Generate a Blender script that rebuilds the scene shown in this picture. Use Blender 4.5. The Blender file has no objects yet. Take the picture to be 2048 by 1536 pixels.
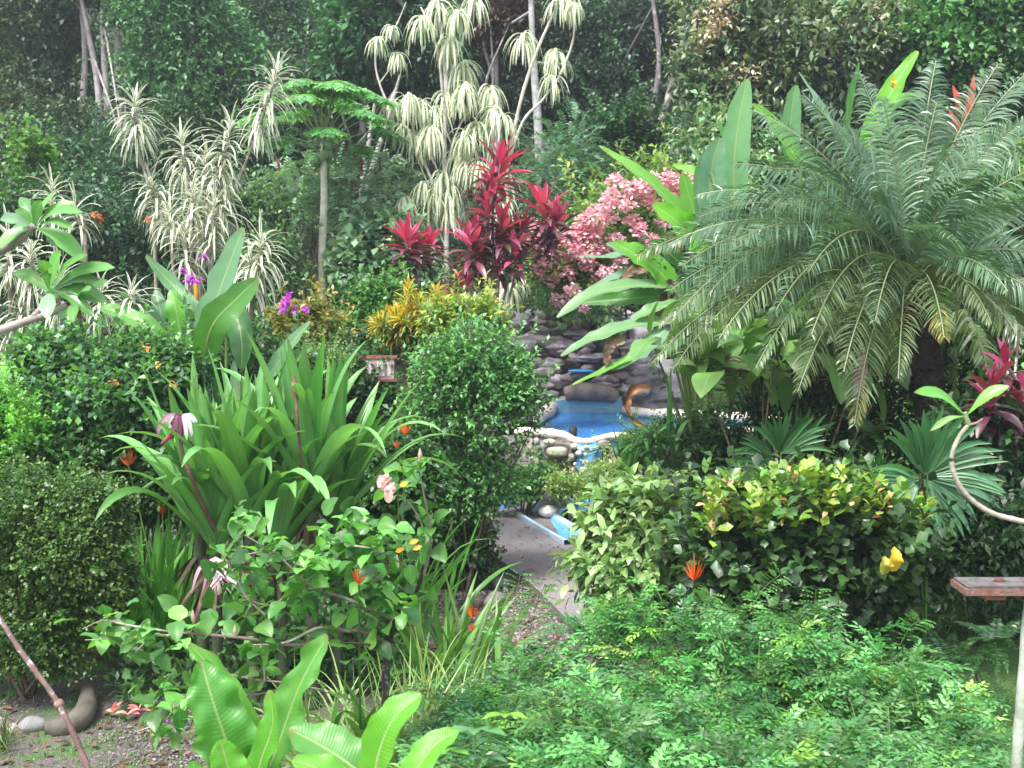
import bpy, math
import numpy as np

# ------------------------------------------------------------------ camera, sky, sun, exposure
scene = bpy.context.scene
col = scene.collection
F = 2162.0                      # focal length in pixels of a 2048 px wide picture
CAMZ = 3.5
PITCH = math.atan(208 / F)
cd = bpy.data.cameras.new('camera'); cam = bpy.data.objects.new('camera', cd); col.objects.link(cam)
cd.sensor_width = 36; cd.lens = F / 2048 * 36; cd.clip_end = 500
cam.location = (0, 0, CAMZ); cam.rotation_euler = (math.pi / 2 - PITCH, 0, 0)
scene.camera = cam
cd.dof.use_dof = True; cd.dof.focus_distance = 8.5; cd.dof.aperture_fstop = 4.0
SUN_EL, SUN_AZ = math.radians(62), math.radians(215)      # azimuth clockwise from +Y
w = bpy.data.worlds.new('World'); scene.world = w; w.use_nodes = True
nt = w.node_tree; bg = nt.nodes['Background']
sky = nt.nodes.new('ShaderNodeTexSky'); sky.sky_type = 'NISHITA'; sky.sun_disc = False
sky.sun_elevation = SUN_EL; sky.sun_rotation = SUN_AZ; sky.air_density = 1.6; sky.dust_density = 4; sky.ozone_density = 1
hs = nt.nodes.new('ShaderNodeHueSaturation'); hs.inputs['Saturation'].default_value = 0.65
nt.links.new(sky.outputs[0], hs.inputs['Color']); nt.links.new(hs.outputs[0], bg.inputs['Color'])
bg.inputs['Strength'].default_value = 0.12
sl = bpy.data.lights.new('sun', 'SUN'); sl.energy = 1.9; sl.angle = math.radians(16); sl.color = (1, .985, .95)
so = bpy.data.objects.new('sun', sl); col.objects.link(so)
sd = np.array([math.sin(SUN_AZ) * math.cos(SUN_EL), math.cos(SUN_AZ) * math.cos(SUN_EL), math.sin(SUN_EL)])
from mathutils import Vector
so.rotation_euler = Vector(sd).to_track_quat('Z', 'Y').to_euler(); so.location = (0, 0, 30)
scene.view_settings.view_transform = 'Standard'; scene.view_settings.look = 'None'
scene.view_settings.exposure = 1.82; scene.view_settings.gamma = 1
scene.render.engine = 'CYCLES'
scene.cycles.max_bounces = 6; scene.cycles.transparent_max_bounces = 4

# ------------------------------------------------------------------ helpers
def W(px, py, Y):
    cx = (px - 1024) / F; cy = (768 - py) / F
    d = np.array([cx, math.cos(PITCH) + cy * math.sin(PITCH), -math.sin(PITCH) + cy * math.cos(PITCH)])
    return np.array([0, 0, CAMZ]) + d * (Y / d[1])
def G(px, py, z=0):
    cx = (px - 1024) / F; cy = (768 - py) / F
    d = np.array([cx, math.cos(PITCH) + cy * math.sin(PITCH), -math.sin(PITCH) + cy * math.cos(PITCH)])
    return np.array([0, 0, CAMZ]) + d * ((z - CAMZ) / d[2])
def WP(*pts): return np.array([W(*p) for p in pts])
def R(seed): return np.random.default_rng(seed)
def nrm(a): return a / np.maximum(np.linalg.norm(a, axis=-1, keepdims=True), 1e-9)
def arr(*a): return np.array(a, float)
Z = arr(0, 0, 1)

class MB:
    def __init__(s): s.v = []; s.f = []; s.c = []; s.u = []; s.n = 0
    def add(s, V, Fc, C, U=None):
        V = np.asarray(V, float).reshape(-1, 3)
        C = np.broadcast_to(np.asarray(C, float), (len(V), 3))
        U = np.zeros((len(V), 2)) if U is None else np.asarray(U).reshape(-1, 2)
        s.v.append(V); s.f.append(np.asarray(Fc, int).reshape(-1, 4) + s.n); s.c.append(C); s.u.append(U); s.n += len(V)
    def build(s, name, mat, parent=None, smooth=True):
        V = np.concatenate(s.v); Q = np.concatenate(s.f); C = np.concatenate(s.c); U = np.concatenate(s.u)
        if parent is not None: V = V - np.array(parent['_o'])
        me = bpy.data.meshes.new(name)
        me.vertices.add(len(V)); me.vertices.foreach_set('co', V.astype(np.float32).ravel())
        me.loops.add(Q.size); me.loops.foreach_set('vertex_index', Q.astype(np.int32).ravel())
        me.polygons.add(len(Q)); me.polygons.foreach_set('loop_start', np.arange(0, Q.size, 4, dtype=np.int32))
        me.polygons.foreach_set('loop_total', np.full(len(Q), 4, dtype=np.int32))
        me.polygons.foreach_set('use_smooth', np.full(len(Q), smooth))
        a = me.attributes.new('tint', 'FLOAT_VECTOR', 'POINT'); a.data.foreach_set('vector', C.astype(np.float32).ravel())
        b = me.attributes.new('luv', 'FLOAT_VECTOR', 'POINT')
        b.data.foreach_set('vector', np.c_[U, np.zeros(len(U))].astype(np.float32).ravel())
        me.update(calc_edges=True); me.validate()
        me.materials.append(mat)
        o = bpy.data.objects.new(name, me); col.objects.link(o)
        if parent is not None: o.parent = parent
        return o

def tag(o, label=None, cat=None, group=None, kind=None):
    if label: o['label'] = label
    if cat: o['category'] = cat
    if group: o['group'] = group
    if kind: o['kind'] = kind
    return o
THINGS = []
def thing(name, label, cat, loc=(0, 0, 0), group=None):
    o = bpy.data.objects.new(name, None); col.objects.link(o); o.empty_display_size = .1
    o.location = tuple(float(x) for x in loc); o['_o'] = [float(x) for x in loc]
    THINGS.append(o)
    return tag(o, label, cat, group)

def noise3(P, seed, freq=1.0, octv=3):
    r = R(seed); out = np.zeros(len(P)); a = 1
    for o in range(octv):
        for k in range(5):
            d = r.normal(size=3); d = d / np.linalg.norm(d) * freq * r.uniform(.7, 1.4)
            out += a * np.sin(P @ d + r.uniform(0, 6.28)) / 2.5
        freq *= 2.1; a *= .5
    return out

# centre lines of many leaves at once: they start along D and bend towards gravity
def lines(B, D, L, droop, K, pw=1.0, roll=None, S0=None):
    B = np.asarray(B, float); N = len(B); D = nrm(np.asarray(D, float))
    L = np.broadcast_to(L, (N,)); droop = np.broadcast_to(droop, (N,))
    h = D.copy(); h[:, 2] = 0
    bad = np.linalg.norm(h, axis=1) < .02
    h[bad] = (0, -1, 0)
    S = nrm(np.cross(nrm(h), Z)); P = [B]; T = [D]; d = D; p = B
    for k in range(K):
        t = (k + 1) / K
        p = p + d * (L / K)[:, None]
        d = nrm(d - Z * (droop * (pw * t ** (pw - 1)) / K)[:, None])
        P.append(p); T.append(d)
    P = np.stack(P, 1); T = np.stack(T, 1)
    if S0 is not None:
        S = S0[:, None] - T * np.sum(T * S0[:, None], -1, keepdims=True); Sx = nrm(S); Nn = nrm(np.cross(Sx, T))
    else:
        Nn = nrm(np.cross(S[:, None], T)); Sx = np.broadcast_to(S[:, None], T.shape)
    if roll is not None:
        c = np.cos(roll)[:, None, None]; s = np.sin(roll)[:, None, None]
        Sx, Nn = Sx * c + Nn * s, Nn * c - Sx * s
    return P, T, Sx, Nn

def prof(kind, t):
    if kind == 'oval': w = np.sin(np.pi * np.clip(t, 0, 1) ** .85) ** .8
    elif kind == 'strap': w = np.minimum(1, .35 + t * 4) * np.clip(1 - t ** 3.0, 0, 1) ** .8
    elif kind == 'lance': w = np.sin(np.pi * (t * .93 + .05)) ** 1.0
    elif kind == 'grass': w = np.clip(1 - t ** 1.6, 0, 1)
    elif kind == 'banana': w = np.where(t < .12, .08, np.sin(np.pi * np.clip((t - .1) / .9, 0, 1) ** .6) ** .55)
    elif kind == 'paddle': w = np.sin(np.pi * np.clip(t * .94 + .05, 0, 1) ** .75) ** .5
    elif kind == 'heart': w = np.sin(np.pi * np.clip(t, 0, 1) ** .6) ** .75
    elif kind == 'obov': w = np.sin(np.pi * np.clip(t, 0, 1) ** 1.5) ** .8
    else: w = np.ones_like(t)
    return np.maximum(w, .03)

def sheet(mb, P, T, S, Nn, Wd, pk, fold, M, C, wave=0, rng=None):
    N, K1 = P.shape[:2]; t = np.linspace(0, 1, K1)
    Wd = np.broadcast_to(Wd, (N,))
    wv = prof(pk, t)[None, :] * Wd[:, None] * .5
    us = np.linspace(-1, 1, M + 1)
    V = P[:, :, None] + S[:, :, None] * (wv[:, :, None] * us)[..., None]
    V = V + Nn[:, :, None] * (fold * wv[:, :, None] * np.abs(us))[..., None]
    if wave:
        ph = rng.uniform(0, 6.28, N)[:, None, None]; fq = rng.uniform(9, 16, N)[:, None, None]
        sg = us[None, None, :]
        V = V + Nn[:, :, None] * (wave * wv[:, :, None] * np.sin(t[None, :, None] * fq + ph + sg * 1.5) * np.abs(sg) ** 2)[..., None]
    m1 = M + 1; base = (np.arange(N) * K1 * m1)[:, None, None]
    k = np.arange(K1 - 1)[None, :, None]; j = np.arange(M)[None, None, :]
    a = base + k * m1 + j
    Q = np.stack([a, a + 1, a + 1 + m1, a + m1], -1).reshape(-1, 4)
    U = np.stack(np.broadcast_arrays((us[None, None, :] + 1) / 2, t[None, :, None], ), -1)
    U = np.broadcast_to(U, (N, K1, m1, 2))
    C = np.broadcast_to(np.asarray(C, float), (N, 3))
    CC = np.broadcast_to(C[:, None, None], (N, K1, m1, 3))
    mb.add(V.reshape(-1, 3), Q, CC.reshape(-1, 3), U.reshape(-1, 2))

def blades(mb, B, D, L, Wd, droop, C, K=4, M=2, pk='strap', fold=.3, pw=1.0, roll=None, wave=0, rng=None, S0=None):
    P, T, S, Nn = lines(B, D, L, droop, K, pw, roll, S0)
    sheet(mb, P, T, S, Nn, Wd, pk, fold, M, C, wave, rng)
    return P, T

def spline(pts, n):
    pts = np.asarray(pts, float)
    if len(pts) < 3: return pts[0] + (pts[-1] - pts[0]) * np.linspace(0, 1, n)[:, None]
    q = np.vstack([2 * pts[0] - pts[1], pts, 2 * pts[-1] - pts[-2]]); out = []
    for s in np.linspace(0, len(pts) - 1 - 1e-6, n):
        i = int(s); t = s - i; a, b, c, d = q[i:i + 4]
        out.append(.5 * (2 * b + (c - a) * t + (2 * a - 5 * b + 4 * c - d) * t * t + (3 * b - a - 3 * c + d) * t ** 3))
    return np.array(out)

# one big leaf along an explicit centre line
def pathleaf(mb, pts, width, C, nh=(0, -1, .7), K=22, M=8, pk='paddle', fold=.25, wave=.12, seed=0, twist=0, notch=0):
    r = R(seed + 77); P = spline(pts, K + 1); T = nrm(np.gradient(P, axis=0))
    S = nrm(np.cross(T, nh)); Nn = nrm(np.cross(S, T))
    if twist:
        a = np.linspace(0, twist, K + 1)[:, None]; S, Nn = S * np.cos(a) + Nn * np.sin(a), Nn * np.cos(a) - S * np.sin(a)
    t = np.linspace(0, 1, K + 1); wv = prof(pk, t) * width * .5
    us = np.linspace(-1, 1, M + 1)
    wl = wv[:, None] * (1 + (.10 * np.sin(t * 19 + seed) + .06 * np.sin(t * 37 + seed * 2))[:, None] * np.abs(us) * (.5 + .5 * np.sign(us) * np.sin(seed)))
    if notch:
        for sgn in (-1, 1):
            nn = 1 - notch * np.clip(r.uniform(-1.5, 1, K + 1), 0, 1)
            wl[:, (us * sgn) > 0] *= (1 - (1 - nn)[:, None] * np.abs(us[(us * sgn) > 0]) ** 2)
    V = P[:, None] + S[:, None] * (wl * us)[..., None]
    ph = r.uniform(0, 6.28, 3)
    off = fold * wl * np.abs(us) ** 1.3 + wave * wl * np.abs(us) ** 2 * (np.sin(t[:, None] * 17 + ph[0] + us * 2) + .6 * np.sin(t[:, None] * 31 + ph[1] - us * 3))
    V = V + Nn[:, None] * off[..., None]
    m1 = M + 1; k = np.arange(K)[:, None]; j = np.arange(M)[None]; a = k * m1 + j
    Q = np.stack([a, a + 1, a + 1 + m1, a + m1], -1)
    U = np.stack(np.broadcast_arrays((us[None] + 1) / 2, t[:, None]), -1)
    mb.add(V, Q, C, U)

def tube(mb, pts, rad, C, sides=7, n=None, seed=None, bump=0):
    P = spline(pts, n) if n else np.asarray(pts, float)
    K = len(P); rad = np.interp(np.linspace(0, 1, K), np.linspace(0, 1, len(np.atleast_1d(rad))), np.atleast_1d(rad))
    if bump: rad = rad * (1 + bump * R(seed or 0).uniform(-1, 1, K))
    T = nrm(np.gradient(P, axis=0)); ref = arr(.3, .9, .2) if abs(T[0][2]) > .5 else Z
    S = nrm(np.cross(T, ref)); B = np.cross(T, S)
    a = np.arange(sides) * 2 * np.pi / sides
    V = P[:, None] + rad[:, None, None] * (S[:, None] * np.cos(a)[None, :, None] + B[:, None] * np.sin(a)[None, :, None])
    k = np.arange(K - 1)[:, None]; j = np.arange(sides)[None]; j2 = (j + 1) % sides
    Q = np.stack([k * sides + j, k * sides + j2, (k + 1) * sides + j2, (k + 1) * sides + j], -1)
    U = np.stack(np.broadcast_arrays(j / sides, np.linspace(0, 1, K)[:, None]), -1)
    mb.add(V, Q, C, U)
    # closed end
    e = (K - 1) * sides; idx = np.arange(sides)
    VV = np.vstack([V[-1], P[-1:] + T[-1] * rad[-1] * .3]); QQ = np.stack([idx, (idx + 1) % sides, np.full(sides, sides), np.full(sides, sides)], -1)
    # quads with a doubled tip would be degenerate: pair the ring instead
    if sides >= 4:
        tips = np.vstack([V[-1], V[-1] * .3 + P[-1] * .7 + T[-1] * rad[-1] * .35])
        QQ = np.stack([idx, (idx + 1) % sides, (idx + 1) % sides + sides, idx + sides], -1)
        mb.add(tips, QQ, C)

def box(mb, lo, hi, C, jit=0, seed=0):
    lo = np.array(lo, float); hi = np.array(hi, float)
    V = np.array([[(lo, hi)[i][0], (lo, hi)[j][1], (lo, hi)[k][2]] for i in (0, 1) for j in (0, 1) for k in (0, 1)])
    if jit: V = V + R(seed).normal(0, jit, V.shape)
    mb.add(V, [[0, 1, 3, 2], [4, 6, 7, 5], [0, 4, 5, 1], [2, 3, 7, 6], [0, 2, 6, 4], [1, 5, 7, 3]], C)

def rock(mb, c, r, C, seed=0, rough=.18, nu=18, nv=11, rot=0, sq=0, crag=0):
    u = np.arange(nu) * 2 * np.pi / nu; v = np.linspace(.04, np.pi - .04, nv)
    uu, vv = np.meshgrid(u, v)
    P = np.stack([np.cos(uu) * np.sin(vv), np.sin(uu) * np.sin(vv), np.cos(vv)], -1).reshape(-1, 3)
    d = 1 + rough * noise3(P, seed, 2.2, 3)
    if crag: d = d - crag * np.abs(noise3(P, seed + 9, 5, 3))
    if sq: P = np.sign(P) * np.abs(P) ** (1 - sq)
    P = P * d[:, None] * np.array(r)
    ca, sa = math.cos(rot), math.sin(rot)
    P = np.c_[P[:, 0] * ca - P[:, 1] * sa, P[:, 0] * sa + P[:, 1] * ca, P[:, 2]] + np.array(c)
    i = np.arange(nv - 1)[:, None]; j = np.arange(nu)[None]; j2 = (j + 1) % nu
    Q = np.stack([i * nu + j2, i * nu + j, (i + 1) * nu + j, (i + 1) * nu + j2], -1)
    mb.add(P, Q, C)
    idx = np.arange(nu // 2 - 1)
    top = np.stack([idx, idx + 1, nu - 2 - idx, nu - 1 - idx], -1)
    bot = top[:, ::-1] + (nv - 1) * nu
    mb.add(P, np.vstack([top, bot]), C)

def mixc(r, A, B, n, jit=.12, p=1.0):
    A = np.array(A, float); B = np.array(B, float)
    c = A + (B - A) * (r.uniform(0, 1, (n, 1)) ** p)
    return np.clip(c * (1 + r.normal(0, jit, (n, 1))) * (1 + r.normal(0, jit * .3, (n, 3))), .004, 1)

# points and outward directions in an uneven clumpy volume
def blob(r, c, rad, n, lobes=9, shell=.5, lobe=(.3, .55), zmin=None, bottom=-.6):
    c = np.array(c, float); rad = np.array(rad, float)
    d = nrm(r.normal(size=(lobes * 3, 3))); d = d[d[:, 2] > bottom][:lobes]
    k = len(d); LC = c + d * rad * r.uniform(.5, .75, (k, 1)); LR = rad * r.uniform(lobe[0], lobe[1], (k, 1))
    LC = np.vstack([LC, c]); LR = np.vstack([LR, rad * .72])
    wgt = np.prod(LR, 1) ** (2 / 3); idx = r.choice(k + 1, n, p=wgt / wgt.sum())
    dd = nrm(r.normal(size=(n, 3))); u = r.uniform(0, 1, (n, 1)) ** .5 * (1 - shell) + shell
    P = LC[idx] + dd * LR[idx] * u
    O = nrm(nrm(dd) + .5 * nrm(P - c))
    q = nrm(P - c); f = 1 + .2 * noise3(q * 2.6, int(r.integers(1e6)), 1.2, 2)
    P = c + (P - c) * f[:, None]; far = (r.uniform(size=(n, 1)) < .22) * r.uniform(0, .42, (n, 1)) ** 1.2; P = P + (O + .6 * Z + .3 * r.normal(size=(n, 3))) * far * rad.mean()
    if zmin is not None: P[:, 2] = np.maximum(P[:, 2], zmin + r.uniform(0, .12, n))
    return P, O

def twigs(mb, r, P, O, m, L, Wd, cA, cB, droop=.6, K=2, M=1, tl=None, pk='oval', up=.35, jit=.5, tip=None, fold=.25, jc=.14, opp=False, lj=.25, roll=.5):
    n = len(P); tl = L * m * .35 if tl is None else tl
    T = nrm(O + up * Z + jit * r.normal(size=(n, 3)))
    a = nrm(np.cross(T, Z + .01)); b = np.cross(T, a)
    BB = []; DD = []; CC = []; cc = mixc(r, cA, cB, n, jc); az0 = r.uniform(0, 6.28, n)
    for j in range(m):
        s = (j + .6) / m; az = az0 + (j * 2.4 if not opp else (j % 2) * math.pi + (j // 2) * 1.57)
        perp = a * np.cos(az)[:, None] + b * np.sin(az)[:, None]
        BB.append(P + T * tl * s); DD.append(T * (.35 + .7 * s) + perp * .9 + .25 * r.normal(size=(n, 3)))
        c = cc * (1 + r.normal(0, jc * .7, (n, 1)))
        if tip is not None:
            k = max(0, s - .45) * 1.5; mask = (r.uniform(size=(n, 1)) < .75) * k
            c = c * (1 - mask) + np.array(tip) * mask
        CC.append(np.clip(c, .004, 1))
    BB = np.concatenate(BB); DD = np.concatenate(DD); CC = np.concatenate(CC); N = len(BB)
    sc = 1 + r.uniform(-lj, lj, N)
    blades(mb, BB, DD, L * sc, Wd * sc, droop * r.uniform(.5, 1.5, N), CC, K, M, pk, fold, roll=r.normal(0, roll, N))

def pinnate(mb, r, B, D, L, droop, pairs, ll, lw, C, ang=1.0, ldroop=.4, pk='lance', Kl=2, Ml=1, start=.15, pw=1.0, vee=.25, rachis=.004, lprof=None, cR=None, roll=None, fold=.2, jl=.1, tiltl=1.0):
    K = pairs; N = len(B); P, T, S, Nn = lines(B, D, L, droop, K, pw, roll)
    L = np.broadcast_to(L, (N,))
    t = np.linspace(0, 1, K + 1); use = t >= start
    lp = (lprof(t) if lprof else np.sin(np.pi * np.clip(t * .8 + .18, 0, 1)))
    C = np.broadcast_to(np.asarray(C, float), (N, 3)); BB = []; DD = []; LL = []; CC = []; SS = []
    for sgn in (-1, 1):
        d = S * sgn * math.sin(ang) + T * math.cos(ang) + Nn * vee
        BB.append(P[:, use].reshape(-1, 3)); DD.append(d[:, use].reshape(-1, 3)); SS.append((T + Nn * .35 * tiltl)[:, use].reshape(-1, 3) * sgn)
        LL.append(np.broadcast_to(ll * lp[use], (N, use.sum())).ravel()); CC.append(np.repeat(C, use.sum(), 0))
    BB = np.concatenate(BB); DD = nrm(np.concatenate(DD)); LL = np.concatenate(LL); CC = np.concatenate(CC); n = len(BB)
    DD = DD + r.normal(0, jl, (n, 3)); LL = LL * r.uniform(.85, 1.12, n)
    CC = np.clip(CC * r.normal(1, .1, (n, 1)), .004, 1)
    blades(mb, BB, DD, LL, lw * r.uniform(.85, 1.15, n), ldroop * r.uniform(.6, 1.4, n), CC, Kl, Ml, pk, fold, roll=r.normal(0, .25, n), S0=np.concatenate(SS) + r.normal(0, .1, (n, 3)))
    sheet(mb, P, T, S, Nn, rachis, 'x', .9, 2, C if cR is None else cR)
    return P, T

# a tuft of narrow leaves round the end of a stem; axis = stem direction, ext = length of leafy stem
def rosette(mb, r, p, axis, n, L, Wd, a0, a1, d0, d1, ext, cA, cB, K=5, M=2, pk='strap', fold=.3, pw=1.3, lj=.15, cfun=None, wave=0):
    axis = nrm(np.array(axis, float)); a = nrm(np.cross(axis, Z + .013)); b = np.cross(axis, a)
    s = np.linspace(0, 1, n); th = np.radians(a0 + (a1 - a0) * s ** .8) + r.normal(0, .1, n)
    az = np.arange(n) * 2.39996 + r.uniform(0, 6.28) + r.normal(0, .2, n)
    D = axis * np.cos(th)[:, None] + (a * np.cos(az)[:, None] + b * np.sin(az)[:, None]) * np.sin(th)[:, None]
    B = np.array(p) - axis * (s * ext)[:, None]
    C = mixc(r, cA, cB, n) if cfun is None else cfun(r, s)
    sc = (1 + r.uniform(-lj, lj, n)) * np.interp(s, [0, .15, .8, 1], [.7, 1, 1, .9])
    blades(mb, B, D, L * sc, Wd * (1 + r.uniform(-.1, .1, n)), (d0 + (d1 - d0) * s) * r.uniform(.8, 1.2, n), C, K, M, pk, fold, pw, r.normal(0, .2, n), wave, r)

# ------------------------------------------------------------------ materials
def newmat(name):
    m = bpy.data.materials.new(name); m.use_nodes = True; n = m.node_tree
    for x in list(n.nodes): n.nodes.remove(x)
    out = n.nodes.new('ShaderNodeOutputMaterial'); return m, n, out
def N_(n, t, **k):
    x = n.nodes.new(t)
    for a, b in k.items(): setattr(x, a, b)
    return x
def attr(n, name): return N_(n, 'ShaderNodeAttribute', attribute_name=name)
def mathn(n, op, a, b=None, c=None):
    x = N_(n, 'ShaderNodeMath', operation=op)
    for i, v in enumerate((a, b, c)):
        if v is None: continue
        if isinstance(v, (int, float)): x.inputs[i].default_value = v
        else: n.links.new(v, x.inputs[i])
    return x.outputs[0]
def mixn(n, f, a, b, bt='MIX'):
    x = N_(n, 'ShaderNodeMix', data_type='RGBA', blend_type=bt)
    for i, v in ((0, f), (6, a), (7, b)):
        if isinstance(v, (int, float)): x.inputs[i].default_value = v
        elif isinstance(v, tuple): x.inputs[i].default_value = (*v, 1)
        else: n.links.new(v, x.inputs[i])
    return x.outputs[2]
def noisen(n, sc, det=3, vec=None, rough=.55):
    x = N_(n, 'ShaderNodeTexNoise'); x.inputs['Scale'].default_value = sc; x.inputs['Detail'].default_value = det; x.inputs['Roughness'].default_value = rough
    if vec is None:
        tc = N_(n, 'ShaderNodeTexCoord'); vec = tc.outputs['Object']
    n.links.new(vec, x.inputs['Vector']); return x.outputs['Fac']
def mapr(n, v, a, b, c, d):
    x = N_(n, 'ShaderNodeMapRange'); n.links.new(v, x.inputs[0])
    for i, q in enumerate((a, b, c, d)): x.inputs[i + 1].default_value = q
    return x.outputs[0]

def leafmat(name, rough=.4, trans=.35, spec=.5, mode='plain', cream=(.74, .73, .60), bright=1.45):
    m, n, out = newmat(name); L = n.links.new
    c = attr(n, 'tint').outputs['Color']; uv = attr(n, 'luv').outputs['Vector']
    sp = N_(n, 'ShaderNodeSeparateXYZ'); L(uv, sp.inputs[0]); u, v = sp.outputs[0], sp.outputs[1]
    e = mathn(n, 'ABSOLUTE', mathn(n, 'SUBTRACT', u, .5))         # 0 at the midrib, .5 at the edge
    nz = noisen(n, 6, 3); c = mixn(n, mapr(n, nz, .3, .75, 0, .6), c, mixn(n, 1, c, (.72, .8, .62), 'MULTIPLY'))
    bumpsrc = None
    if mode in ('plain', 'glossy'):
        rib = mapr(n, e, 0.0, .07, .45, 0)
        c = mixn(n, rib, c, mixn(n, 1, c, (1.7, 1.5, 1.5), 'MULTIPLY'))
    if mode == 'striped':        # green centre, cream margin
        edge = mapr(n, e, .15, .22, 0, 1); wob = noisen(n, 14, 2)
        edge = mathn(n, 'MULTIPLY', edge, mapr(n, wob, .3, .5, .6, 1))
        c = mixn(n, edge, c, cream)
    if mode == 'banana':
        w1 = mathn(n, 'SINE', mathn(n, 'MULTIPLY', mathn(n, 'SUBTRACT', v, mathn(n, 'MULTIPLY', e, .13)), 210))
        w2 = mathn(n, 'SINE', mathn(n, 'MULTIPLY', mathn(n, 'SUBTRACT', v, mathn(n, 'MULTIPLY', e, .13)), 57))
        vs = mathn(n, 'ADD', mathn(n, 'MULTIPLY', w1, .5), mathn(n, 'MULTIPLY', w2, .5))
        vs = mathn(n, 'MULTIPLY', vs, mapr(n, noisen(n, 5, 3), .3, .7, .2, 1.2)); c = mixn(n, mapr(n, vs, -1, 1, 0, .14), c, mixn(n, 1, c, (.6, .68, .55), 'MULTIPLY'))
        rib = mapr(n, e, 0.012, .035, .85, 0)
        c = mixn(n, rib, c, (.30, .42, .15)); bumpsrc = vs
    if mode == 'ribbed':
        vs = mathn(n, 'SINE', mathn(n, 'MULTIPLY', u, 60)); c = mixn(n, mapr(n, vs, -1, 1, 0, .25), c, mixn(n, 1, c, (.65, .7, .6), 'MULTIPLY')); 
        rib = mapr(n, e, 0.0, .05, .5, 0); c = mixn(n, rib, c, mixn(n, 1, c, (1.7, 1.4, 1.4), 'MULTIPLY'))
    if mode != 'striped':       # browned tips, nibbled margins and blotches
        bl = noisen(n, 26, 4); wear = mathn(n, 'MULTIPLY', mathn(n, 'MAXIMUM', mapr(n, v, .86, 1.0, 0, 1), mapr(n, e, .44, .5, 0, .8)), mapr(n, bl, .5, .6, 0, 1))
        wear = mathn(n, 'MAXIMUM', wear, mapr(n, bl, .70, .74, 0, .7)); c = mixn(n, mathn(n, 'MULTIPLY', wear, .0 if name == 'petal' else .75), c, (.19, .12, .05))
    p = N_(n, 'ShaderNodeBsdfPrincipled'); L(c, p.inputs['Base Color'])
    L(mapr(n, nz, .3, .7, rough - .07, rough + .12), p.inputs['Roughness']); p.inputs['Specular IOR Level'].default_value = spec
    tr = N_(n, 'ShaderNodeBsdfTranslucent'); L(mixn(n, 1, c, (bright * .95, bright, bright * (.45 if mode != 'striped' and name != 'petal' else .9)), 'MULTIPLY'), tr.inputs['Color'])
    if bumpsrc is not None:
        bp = N_(n, 'ShaderNodeBump'); bp.inputs['Strength'].default_value = .2; bp.inputs['Distance'].default_value = .004
        L(bumpsrc, bp.inputs['Height']); L(bp.outputs[0], p.inputs['Normal'])
    mx = N_(n, 'ShaderNodeMixShader'); mx.inputs[0].default_value = trans
    L(p.outputs[0], mx.inputs[1]); L(tr.outputs[0], mx.inputs[2]); L(mx.outputs[0], out.inputs[0])
    return m

def solidmat(name, rough=.8, scale=8, dark=(.55, .55, .5), spots=None, bump=.5, spec=.3, bscale=None, dist=.02):
    m, n, out = newmat(name); L = n.links.new
    c = attr(n, 'tint').outputs['Color']
    f = noisen(n, scale, 5); c = mixn(n, mapr(n, f, .35, .68, 0, 1), c, mixn(n, 1, c, dark, 'MULTIPLY'))
    if spots:
        g = noisen(n, spots[1], 4, rough=.65); c = mixn(n, mapr(n, g, spots[2], spots[2] + .07, 0, spots[3] if len(spots) > 3 else .85), c, spots[0])
    p = N_(n, 'ShaderNodeBsdfPrincipled'); L(c, p.inputs['Base Color']); p.inputs['Roughness'].default_value = rough
    p.inputs['Specular IOR Level'].default_value = spec
    bp = N_(n, 'ShaderNodeBump'); bp.inputs['Strength'].default_value = bump; bp.inputs['Distance'].default_value = dist
    L(noisen(n, bscale or scale * 3, 5), bp.inputs['Height']); L(bp.outputs[0], p.inputs['Normal'])
    L(p.outputs[0], out.inputs[0]); return m

M_leaf = leafmat('leaf', rough=.38, spec=.55)
M_gloss = leafmat('leaf_glossy', rough=.34, trans=.25, spec=.6)
M_far = leafmat('leaf_far', rough=.45, trans=.25)
M_strap = leafmat('leaf_ribbed', rough=.33, trans=.3, mode='ribbed')
M_stripe = leafmat('leaf_variegated', rough=.42, trans=.25, mode='striped')
M_cream = leafmat('leaf_pale_variegated', rough=.5, trans=.3, mode='striped', cream=(.72, .75, .58))
M_banana = leafmat('leaf_banana', rough=.36, trans=.42, spec=.5, mode='banana')
M_palm = leafmat('leaf_palm', rough=.34, trans=.2, spec=.6, mode='flat')
M_flower = leafmat('petal', rough=.5, trans=.35, mode='flat', bright=1.1)
M_bark = solidmat('bark', .85, 6, spots=((.42, .42, .37), 4, .56))
M_wood = solidmat('stem', .75, 14)
M_dead = solidmat('dead_leaf', .7, 9, (.5, .42, .35), bump=.4)
M_rock = solidmat('rock', .85, 3.0, (.42, .40, .42), spots=((.05, .065, .035), 1.6, .56, .5), bump=.9, dist=.05)
M_stone = solidmat('stone', .75, 7, (.62, .6, .58), bump=.5)
M_conc = solidmat('concrete', .85, 30, (.6, .58, .58), bump=.5, bscale=90, dist=.01)
M_paint = solidmat('painted_cement', .55, 9, (.78, .82, .86), bump=.3, spots=((.5, .5, .46), 7, .64, .5))
M_rim = solidmat('white_rim', .6, 7, (.8, .72, .62), bump=.4)
M_board = solidmat('painted_board', .6, 14, (.75, .7, .68), bump=.3)
M_plank = solidmat('painted_plank', .6, 20, (.6, .5, .45), bump=.5, spots=((.16, .13, .12), 9, .58, .7))
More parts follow.
